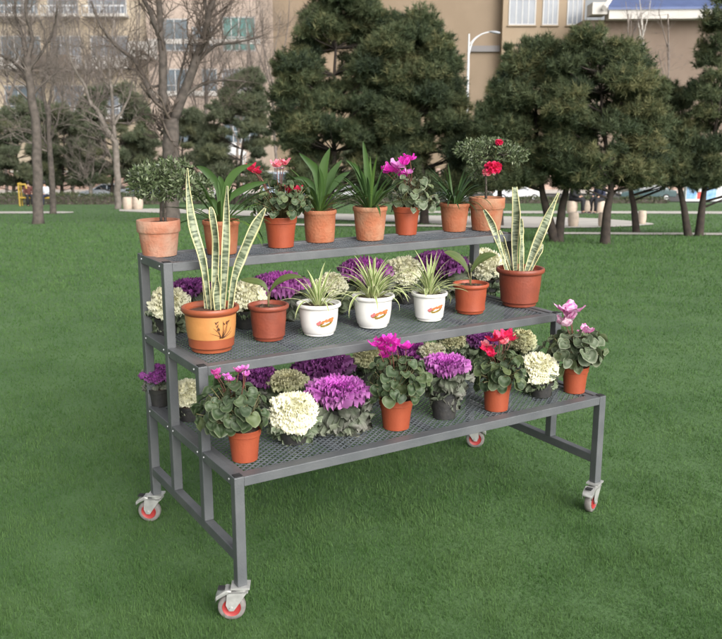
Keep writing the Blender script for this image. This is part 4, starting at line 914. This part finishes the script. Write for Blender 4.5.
# ------------------------------------------------------------------ hedges
def hedge(label, u0, u1, s, h, dep, seed):
    g = np.random.default_rng(seed); l0, l1 = lat(u0,s), lat(u1,s); base = fl(s, (l0+l1)/2); W = (l1-l0)/2
    t = thing('hedge', label, 'hedge', base, -YAW)
    b = MB(); b.box((-W+.1,-dep/2+.1,-.3), (W-.1,dep/2-.1,h-.12)); b.build('branches', 'bark_fine', t)
    n = int((2*W)*(h*2+dep)*170)
    x = g.uniform(-W,W,n); side = g.random(n); f = h/(2*h+dep)
    y = np.where(side < f, -dep/2, np.where(side < 2*f, dep/2, g.uniform(-dep/2,dep/2,n))) + g.normal(0,.04,n)
    z = np.where(side < 2*f, g.random(n)*h, h) + g.normal(0,.05,n) + .05*np.sin(x*1.7)
    P = np.stack([x,y,z],1); a = g.normal(size=(n,3)); a /= np.linalg.norm(a,axis=1)[:,None]; c = np.cross(a, g.normal(size=(n,3))); c /= np.linalg.norm(c,axis=1)[:,None]
    V = np.stack([P, P+a*.06+c*.035, P+a*.13, P+a*.06-c*.035],1).reshape(-1,3); zz = np.zeros(n); r = np.repeat(np.stack([zz,zz,g.random(n)],1),4,0)
    np_obj('foliage', V, 4, 'hedge_leaf', t, par=r)
hedge('clipped dark brown-green hedge along the far left edge of the lawn', -60, 166, gs(204.5), .66, .9, 5)
hedge('clipped low hedge beyond the stone drums on the right', 478, 668, gs(203.5), .40, .8, 6)
hedge('clipped dark hedge behind the top-shelf plants', 186, 440, gs(204), .55, .8, 7)

# ------------------------------------------------------------------ buildings
def local(u, v, s, base):       # building axes: x to the right, y away, z up
    d = at_s(u, v, s)-base; return Vector((d.dot(RH), d.dot(FH), d.z))
def window(parent, x0, x1, z0, z1, y, mull=1, trans=0, glass='glass', dep=.18, fw=.12, frame='white_frame'):
    b = MB(); f = fw
    b.box((x0-f,y-.06,z0-f),(x1+f,y+dep,z0)); b.box((x0-f,y-.06,z1),(x1+f,y+dep,z1+f)); b.box((x0-f,y-.06,z0),(x0,y+dep,z1)); b.box((x1,y-.06,z0),(x1+f,y+dep,z1))
    for k in range(1, mull+1):
        x = x0+(x1-x0)*k/(mull+1); b.box((x-f*.45,y-.04,z0),(x+f*.45,y+dep,z1))
    if trans: zz = z0+(z1-z0)*trans; b.box((x0,y-.035,zz-f*.4),(x1,y+dep,zz+f*.4))
    o = b.build('window', frame, parent); MB().box((x0+.001,y-.012,z0+.001),(x1-.001,y-.002,z1-.001)).build('pane', glass, o)
    return o
# apartments on the left
S1 = 96; base = fl(S1, lat(100,S1)); base.z = float(zg(S1)); apt = thing('apartment_building', 'pinkish apartment block with white-framed windows and balconies behind the bare trees', 'apartment building', base, -YAW)
X = lambda u: local(u, 100, S1, base).x
Z = lambda v: local(100, v, S1, base).z
MB().box((X(150),0,0),(X(262),14,Z(-60))).build('wall', 'pink_wall', apt)
MB().box((X(-140),1.2,0),(X(150)-.01,14,Z(-60))).build('side_wall', 'cream_wall', apt)
MB().box((X(-142),-.3,Z(-60)+.01),(X(264),14.3,Z(-60)+.6)).build('roof', 'white_wall', apt)
for v in (112, 60, 8, -44):
    MB().box((X(150),-.10,Z(v-16)),(X(262)-.01,-.005,Z(v-21))).build('string_course', 'white_wall', apt)
for (u0,u1,v0,v1,mu,tr,gl) in ((165,190,20,50,1,.25,'glass'),(196,214,28,50,1,0,'glass'),(226,256,18,50,3,.4,'teal_glass'),(165,188,70,92,1,.3,'glass'),(204,217,70,92,1,0,'glass'),(224,257,70,92,3,.4,'pale_glass'),(165,188,118,142,1,.3,'glass'),(224,257,116,142,3,.4,'glass'),(165,188,-32,-4,1,.3,'glass'),(226,256,-32,-4,3,.4,'teal_glass')):
    window(apt, X(u0),X(u1),Z(v1),Z(v0),-.02,mu,tr,gl)
for v in (108, 58, 6, -42):
    for (u0,u1) in ((-120,-70),(-58,-8),(2,40),(52,80),(92,128)):
        if (u0+v) % 3 == 0: MB().box((X(u0-3),-.6,Z(v+11)),(X(u1+3),1.19,Z(v))).build('balcony', 'white_wall', apt)
        else:
            o = MB().box((X(u0-3),-.6,Z(v+11)),(X(u1+3),1.19,Z(v+8))).build('balcony', 'white_wall', apt)
            b = MB()
            for k in range(13): x = X(u0-3)+(X(u1+3)-X(u0-3)-.05)*k/12; b.box((x,-.58,Z(v+8)),(x+.05,-.53,Z(v+1)))
            b.box((X(u0-3),-.6,Z(v+1)),(X(u1+3),-.5,Z(v))); b.build('railing', 'lamp_metal', o)
        window(apt, X(u0),X(u1),Z(v+6),Z(v-22),1.18,2,.3,'glass' if u0 % 4 else 'pale_glass')
MB().box((X(134),-1.0,Z(60)),(X(160),-.005,Z(42))).build('balcony', 'white_wall', apt)
b = MB(); b.box((X(38),-1.5,Z(72)),(X(76),1.19,Z(56))); b.build('awning', 'brown_wall', apt)
# tan building in the middle
S2 = 112; base = fl(S2, lat(440,S2)); tan = thing('office_building', 'plain tan building with tall grey windows behind the central pines', 'building', base, -YAW)
X = lambda u: local(u, 100, S2, base).x
Z = lambda v: local(440, v, S2, base).z
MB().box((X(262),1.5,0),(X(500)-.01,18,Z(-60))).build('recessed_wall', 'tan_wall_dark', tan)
MB().box((X(500),0,0),(X(580),18,Z(-60))).build('wall', 'tan_wall', tan)
MB().box((X(258),-.4,Z(-60)+.01),(X(583),18.4,Z(-60)+.8)).build('roof', 'white_wall', tan)
MB().box((X(470),1.1,Z(51)),(X(499.5),1.49,Z(45))).build('ledge', 'grey_band', tan)
for (u0,u1,mu) in ((507,531,3),(540,553,2),(564,577,2)):
    window(tan, X(u0),X(u1),Z(24),Z(-25),-.03,mu,0,'pale_glass',fw=.15); MB().box((X(u0)-.3,-.22,Z(26.5)),(X(u1)+.3,-.005,Z(25.3))).build('window_sill', 'tan_wall', tan)
window(tan, X(511),X(521),Z(72),Z(56),-.03,1,0,'pale_glass',fw=.3)
window(tan, X(551),X(562),Z(72),Z(56),-.03,1,0,'glass',fw=.2)
for (u0,u1) in ((300,318),(345,363),(400,418)): window(tan, X(u0),X(u1),Z(-12),Z(-40),1.47,2,0,'glass')
# blue-roofed building on the right
S3 = 104; base = fl(S3, lat(660,S3)); blu = thing('blue_roofed_building', 'brown-walled building with pale fascia and bright blue roof, upper right', 'building', base, -YAW-.05)
X = lambda u: local(u, 100, S3, base).x
Z = lambda v: local(660, v, S3, base).z
MB().box((X(583),1.6,0),(X(880),16,Z(18)-.01)).build('wall', 'brown_wall', blu)
MB().box((X(604),-.4,Z(19)),(X(884),1.9,Z(10))).build('fascia', 'white_wall', blu)
b = MB(); P = [(X(603),-.6,Z(10)+.02),(X(885),-.6,Z(10)+.02),(X(885),12,Z(-32)),(X(622),12,Z(-32))]; Q = [b.vert(p) for p in P]+[b.vert((p[0],p[1]+.05,p[2]+.25)) for p in P]
b.face(Q[3],Q[2],Q[1],Q[0]); b.face(*Q[4:])
for k in range(4): b.face(Q[k], Q[(k+1)%4], Q[4+(k+1)%4], Q[4+k])
ro = b.build('roof', 'blue_roof', blu)
b = MB(); b.tube([Vector((X(598),-.9,Z(10)+.15)), Vector((X(622),6,Z(-18))), Vector((X(634),12.2,Z(-36)))], .28, 6); b.build('roof_verge', 'white_wall', ro)
MB().box((X(588),-.2,Z(14)),(X(603),3,Z(2))).build('parapet', 'white_wall', blu)
MB().box((X(583),1.0,Z(31)),(X(597),1.59,Z(28.5))).build('ledge', 'tan_wall_dark', blu)
b = thing('garden_annex', 'small peach coloured annex roofline between tan building and blue-roofed building', 'building', fl(98, lat(590,98)), -YAW)
w_ = lat(598,98)-lat(582,98); MB().box((-w_/2,0,0),(w_/2,4,at_s(590,34,98).z-float(zg(98)))).build('wall', 'pink_wall', b); MB().box((-w_/2-.1,-.1,at_s(590,34,98).z-float(zg(98))+.003),(w_/2+.1,4.1,at_s(590,33,98).z-float(zg(98))+.05)).build('roof', 'cream_wall', b)
# low boundary wall beyond the road
S4 = 93; base = fl(S4, 0); bw_ = thing('boundary_wall', 'low pinkish masonry wall with coping on the far side of the road', 'wall', base, -YAW)
MB().box((-52,0,0),(58,.4,1.9)).build('panel', 'pink_low_wall', bw_); MB().box((-52.1,-.08,1.903),(58.1,.48,2.05)).build('coping', 'white_wall', bw_)
b = MB()
for k in range(23): x = -52+5*k; MB().box((x-.3,-.1,0),(x+.3,-.003,2.3)).build('pier', 'pink_low_wall', bw_)

# ------------------------------------------------------------------ street lamp
S5 = 84; base = fl(S5, lat(465,S5)); lamp = thing('street_lamp', 'slender grey street lamp with curved arm between the central and narrow pines', 'street lamp', base, -YAW)
H = at_s(465,34,S5).z-base.z; kx = S5/FPX
MB().tube([(0,0,0),(0,0,.5),(0,0,.52),(0,0,H*.8),(0,0,H)], [.17,.17,.13,.11,.07], 12).build('pole', 'lamp_metal', lamp, smooth=40)
b = MB(); b.tube(curve([Vector((0,0,H-1.9)), Vector((.35,0,H-.7)), Vector((1.1,0,H-.05)), Vector((1.9,0,H+.18))], 14), [.075-.002*i for i in range(15)], 8)
b.tube(curve([Vector((0,0,H-1.0)), Vector((.55,0,H-.35)), Vector((1.2,0,H+.02))], 8), .035, 6); b.build('arm', 'lamp_metal', lamp, smooth='all')
b = MB(); M = Matrix.Translation((2.35,0,H+.14)) @ Matrix.Rotation(PI/2+.12,4,'Y') @ Matrix.Diagonal((.5,1,1,1))
b.lathe([(.01,-.55),(.14,-.45),(.24,-.1),(.25,.2),(.18,.45),(.01,.52)], 16, M); b.build('lamp_head', 'lamp_glass', lamp, smooth='all')

# ------------------------------------------------------------------ cars, van, canopy, kiosk
def car(name, label, cat, u, s, ln, paint, flip=1, h=1.46, suv=False, group='cars parked along the road'):
    base = fl(s, lat(u,s)) + UP*.034; t = thing(name, label, cat, base, -YAW+(0 if flip > 0 else PI), group); k = ln/4.5; W = .86
    if suv: side = [(-2.2,.35),(-2.25,.9),(-2.2,1.2),(2.1,1.15),(2.25,.85),(2.25,.35)]; cab = [(-2.18,1.2),(-2.1,h),(1.0,h),(1.75,1.15)]
    else: side = [(-2.15,.38),(-2.25,.62),(-2.2,.9),(-1.7,.95),(1.0,.94),(2.0,.80),(2.22,.62),(2.2,.36)]; cab = [(-1.75,.95),(-1.05,h-.03),(-.4,h),(.25,h-.03),(1.15,.93)]
    b = MB()
    def prism(pts, w0, w1, zlo, zhi, inset=1.0):
        A, B = [], []
        for x, z in pts:
            f = (z-zlo)/max(.01,zhi-zlo); w_ = w0+(w1-w0)*f
            A.append(b.vert((x*k*inset,-w_,z))); B.append(b.vert((x*k*inset,w_,z)))
        n = len(pts); b.face(*A); b.face(*reversed(B))
        for i in range(n): b.face(A[i], B[i], B[(i+1)%n], A[(i+1)%n])
    prism(side, W, W*.97, .35, .95); prism(cab, W*.95, W*.70, .95, h)
    o = b.build('body', paint, t, bevel=.05)
    hh = h-.09
    def win(x0b,x1b,x0t,x1t,sy):
        zb, ztp = (1.22 if suv else .99), hh
        def wy(z): return sy*(W*.95+(W*.70-W*.95)*(z-.95)/(h-.95)+.012)
        m_ = MB(); q = [m_.vert((x0b*k,wy(zb),zb)), m_.vert((x1b*k,wy(zb),zb)), m_.vert((x1t*k,wy(ztp),ztp)), m_.vert((x0t*k,wy(ztp),ztp))]; m_.face(*q); wd = m_.build('side_window', 'car_glass', t); sm = wd.modifiers.new('thickness','SOLIDIFY'); sm.thickness = .01
    for sy in (-1,1):
        if suv: win(-2.05,-.75,-2.0,-.75,sy); win(-.65,.3,-.65,.3,sy); win(.4,1.45,.4,.95,sy)
        else: win(-1.45,-.35,-1.02,-.35,sy); win(-.25,.85,-.25,.2,sy)
    m_ = MB()
    for (xa, za, xb, zb_) in (((1.68,1.2,1.05,h-.03),) if suv else ((1.08,.975,.32,h-.06),(-1.68,1.0,-1.12,h-.08))):
        q = [m_.vert((xa*k+.02*(1 if xa>0 else -1),-.72,za)), m_.vert((xa*k+.02*(1 if xa>0 else -1),.72,za)), m_.vert((xb*k+.02*(1 if xa>0 else -1),.56,zb_)), m_.vert((xb*k+.02*(1 if xa>0 else -1),-.56,zb_))]; m_.face(*q)
        wd = m_.build('windscreen' if xa > 0 else 'rear_window', 'car_glass', t); m_ = MB()
    for x in (-1.38,1.38):
        for sy in (-1,1):
            M = Matrix.Translation((x*k, sy*(W-.08), .31)) @ Matrix.Rotation(PI/2,4,'X')
            wo_ = MB().lathe([(.001,-.1),(.22,-.1),(.31,-.08),(.32,0),(.31,.08),(.22,.1),(.001,.1)], 20, M).build('wheel', 'rubber', t, smooth=40)
            MB().lathe([(.001,-.112),(.19,-.108),(.2,0),(.19,.108),(.001,.112)], 16, M).build('rim', 'lamp_metal', wo_, smooth=40)
    for sy in (-1,1):
        MB().box((2.16*k,sy*.62-.16,.62),(2.255*k,sy*.62+.16,.76)).build('headlight', 'light_clear', t, bevel=.02); MB().box((-2.255*k,sy*.64-.14,.66),(-2.18*k,sy*.64+.14,.84)).build('tail_light', 'light_red', t, bevel=.02)
        MB().box((.78*k,sy*(W+.09)-.08,.96),(.92*k,sy*(W+.09)+.08,1.08)).build('door_mirror', paint, t, bevel=.03)
    return t
car('parked_car', 'white saloon car beyond the hedge, right of the pale weathered clay pot', 'car', 517, 76, 4.4, 'car_white', 1)
car('parked_car', 'dark green saloon car seen between the thin pine trunks on the right', 'car', 646, 76, 4.8, 'car_green', -1)
car('parked_car', 'silver grey car behind the hedge beside the pale bent bare tree', 'car', 106, 77, 4.5, 'car_silver', -1)
car('parked_car', 'white car partly hidden by the spiky plant on the top shelf', 'car', 352, 77, 4.4, 'car_white', -1)
car('parked_car', 'pale blue-grey car half hidden behind the little round shrub', 'car', 146, 78, 4.4, 'van_blue', 1)
car('parked_van', 'tall blue-grey van behind the crimson cyclamen on the top shelf', 'van', 287, 74, 4.2, 'van_blue', 1, h=2.35, suv=True)
car('parked_car', 'small grey car behind the thin dark fountain plant', 'car', 432, 77, 4.2, 'car_silver', 1)
S6 = 80; base = fl(S6, lat(229,S6)); cn = thing('white_canopy', 'white peaked canopy roof on posts behind the brownish pine', 'canopy', base, -YAW); zc = at_s(229,153,S6).z-base.z
b = MB(); q = [b.vert(p) for p in ((-1.6,-1,zc),(1.6,-1,zc),(1.6,1,zc),(-1.6,1,zc),(-.6,0,zc+.9),(.6,0,zc+.9),(-1.6,-1,zc-.15),(1.6,-1,zc-.15),(1.6,1,zc-.15),(-1.6,1,zc-.15))]
for f in ((0,1,5,4),(1,2,5),(2,3,4,5),(3,0,4),(6,7,1,0),(7,8,2,1),(8,9,3,2),(9,6,0,3),(9,8,7,6)): b.face(*[q[i] for i in f])
b.build('roof', 'truck_white', cn)
for sx in (-1.45,1.45):
    for sy in (-.85,.85): MB().tube([(sx,sy,0),(sx,sy,zc-.14)], .05, 8).build('post', 'lamp_metal', cn)
def panel_box(name, label, cat, u0, u1, v0, s, face, cells):
    l0, l1 = lat(u0,s), lat(u1,s); base = fl(s,(l0+l1)/2); W = (l1-l0)/2; h = at_s(u0,v0,s).z-base.z; t = thing(name, label, cat, base, -YAW)
    MB().box((-W,0,.1),(W,.5,h)).build('cabinet', 'kiosk_white', t, bevel=.03); MB().box((-W-.12,-.15,h+.003),(W+.12,.6,h+.12)).build('roof', 'lamp_metal', t, bevel=.02); MB().box((-W+.1,.1,-.3),(W-.1,.4,.098)).build('plinth', 'asphalt', t)
    for (a, c, z0, z1, m) in cells: MB().box((-W+2*W*a,-.03,.1+(h-.1)*z0),(-W+2*W*c,-.003,.1+(h-.1)*z1)).build('poster', m, t)
    return t
panel_box('poster_kiosk', 'blue and white poster kiosk at the right edge behind the leaning pine trunks', 'kiosk', 686, 735, 181, 66, None, [(.02,.22,.12,.95,'kiosk_blue'),(.24,.38,.5,.95,'kiosk_white'),(.24,.38,.12,.46,'kiosk_red'),(.40,.62,.1,.95,'kiosk_blue'),(.64,.8,.3,.9,'kiosk_white'),(.82,.97,.1,.95,'kiosk_red')])
panel_box('poster_kiosk', 'small red poster board behind the dark green car', 'kiosk', 646, 660, 178, 86, None, [(.05,.95,.35,.95,'kiosk_red')])

# ------------------------------------------------------------------ stone drums
def drum(label, u, v, hp, wp):
    s = gs(v); base = fl(s, lat(u,s)) + UP*.02; k = FPX/s; h, r = hp/k, wp/k/2
    o = MB().lathe([(.001,0),(r*.80,0),(r*.86,h*.03),(r*.97,h*.3),(r,h*.5),(r*.97,h*.72),(r*.88,h*.95),(r*.82,h),(.001,h*1.02)], 28).build('stone_drum', 'stone_drum', loc=base, smooth=50)
    tag(o, label, 'stone stool', 'cream stone drum seats'); return base, h
drum('cream stone drum seat, left one of the pair beside the pale bare trunk', 127, 209.8, 12, 10.5)
drum('cream stone drum seat, right one of the pair near the little round shrub', 137, 209.8, 12, 10.5)
dA = drum('cream stone drum under the left of the two seated people', 573, 213.4, 12, 11)
drum('empty cream stone drum standing between the two seated people', 589, 213.4, 12, 12)
dB = drum('cream stone drum under the right of the two seated people', 601, 213.4, 12, 10)
drum('near cream stone drum on the paving, just right of the forked pine trunk', 575, 227, 14, 11)
drum('near cream stone drum half hidden by the right-leaning pine trunk', 605, 227, 14, 10)
drum('cream stone drum by the slim pine trunk, farthest right', 644, 224.5, 13, 8.5)

# ------------------------------------------------------------------ people far off, seated
def person(label, base, rz, seat, top, legs, seed, lean=.1):
    """one skinned body: pelvis at seat height, looking along local -y"""
    t = thing('person', label, 'person', base, rz, 'people sitting beyond the lawn'); rnd.seed(seed)
    J = []; E_ = []
    def add(p, r, par=None):
        J.append((p, r))
        if par is not None: E_.append((par, len(J)-1))
        return len(J)-1
    hip = seat+.09; y = lean
    pel = add((0,0,hip),.13); sp = add((0,-.02,hip+.2),.125,pel); ch = add((0,-.05-y*.3,hip+.42),.14,sp); nk = add((0,-.06-y*.5,hip+.56),.055,ch); add((0,-.08-y*.5,hip+.64),.06,nk)
    hd = add((0,-.09-y*.5,hip+.72),.095,len(J)-1); add((0,-.09-y*.5,hip+.80),.075,hd)
    for sx in (-1,1):
        sh = add((sx*.17,-.05-y*.3,hip+.46),.065,ch); el = add((sx*.24,-.08-y*.2,hip+.2),.048,sh); wr = add((sx*.15,-.32,hip+.10),.036,el); hnd = add((sx*.12,-.39,hip+.09),.034,wr)
        th = add((sx*.09,-.05,hip-.02),.095,pel); kn = add((sx*.12,-.43,hip+.0),.068,th); an = add((sx*.12,-.46,.09),.045,kn); add((sx*.13,-.60,.045),.04,an)
    me = bpy.data.meshes.new('body'); me.from_pydata([j[0] for j in J], E_, []); o = link(bpy.data.objects.new('body', me), t)
    sk = o.modifiers.new('skin','SKIN'); me.materials.append(MATS['skin'])
    for i, (p, r) in enumerate(J): me.skin_vertices[0].data[i].radius = (r, r)
    me.skin_vertices[0].data[0].use_root = True
    o.modifiers.new('smooth','SUBSURF').render_levels = 2
    # clothes follow the body: jacket round trunk and arms, trousers round the legs
    b = MB(); b.tube([(0,.0,hip-.12),(0,-.01,hip+.02),(0,-.02,hip+.2),(0,-.05-y*.3,hip+.42),(0,-.055-y*.4,hip+.53)], [.175,.175,.165,.185,.085], 14)
    for sx in (-1,1): b.tube([(sx*.12,-.05-y*.3,hip+.47),(sx*.19,-.05-y*.3,hip+.455),(sx*.25,-.08-y*.2,hip+.2),(sx*.16,-.30,hip+.105)], [.08,.085,.068,.052], 10)
    b.build('jacket', top, t, smooth='all')
    b = MB()
    for sx in (-1,1): b.tube([(sx*.08,.02,hip-.02),(sx*.12,-.42,hip+.0),(sx*.122,-.46,hip-.08),(sx*.12,-.46,.10)], [.115,.09,.082,.062], 10)
    b.build('trousers', legs, t, smooth='all')
    b = MB(); b.lathe([(.001,.125),(.06,.115),(.098,.06),(.108,0),(.10,-.05),(.085,-.09)], 16, Matrix.Translation((0,-.075-y*.5,hip+.755))); b.build('hair', 'hair', t, smooth='all')
    for sx in (-1,1): MB().lathe([(.001,0),(.05,0),(.052,.05),(.035,.09),(.001,.1)], 12, Matrix.Translation((sx*.125,-.53,-.005)) @ Matrix.Diagonal((1,2.2,1,1))).build('shoe', 'cloth_black', t, smooth='all')
    return t
person('person in black sitting on the left stone drum below the pines', dA[0], -YAW+1.1, dA[1], 'cloth_black', 'cloth_black', 1)
person('person in dark navy jacket sitting on a stone drum behind the leaning pine trunk', dB[0], -YAW-.9, dB[1], 'cloth_navy', 'cloth_black', 2)
# yellow bench with a tall end frame, far left
sB = gs(206.2); bb_ = fl(sB, lat(35,sB)); bn = thing('yellow_bench', 'yellow metal bench with one tall end frame in front of the far left hedge', 'bench', bb_, -YAW); k = sB/FPX
MB().box((-16*k,-.22,.46),(17*k,.24,.56)).build('seat', 'yellow_paint', bn, bevel=.02)
b = MB()
for yy in (-.2,.2): b.tube([(-15*k,yy,0),(-15*k,yy,1.35)], .05, 8)
b.tube([(-15*k,-.2,1.35),(-15*k,.2,1.35)], .05, 8); b.tube([(-15*k,-.2,.9),(-15*k,.2,.9)], .04, 8); b.tube([(-15*k,-.2,1.3),(-8*k,-.2,1.3),(-7*k,-.2,1.05)], .06, 8); b.build('end_frame', 'yellow_paint', bn, smooth=40)
for xx in (-8*k, 15*k):
    for yy in (-.18,.18): MB().tube([(xx,yy,0),(xx,yy,.458)], .035, 8).build('leg', 'cloth_black', bn)
person('person in maroon jacket sitting on the yellow bench at far left', bb_+RH*(-7*k), -YAW+.5, .56, 'cloth_maroon', 'cloth_black', 3)
person('person in white top sitting at the right end of the yellow bench', bb_+RH*(11*k), -YAW-.4, .56, 'cloth_white', 'cloth_navy', 4)
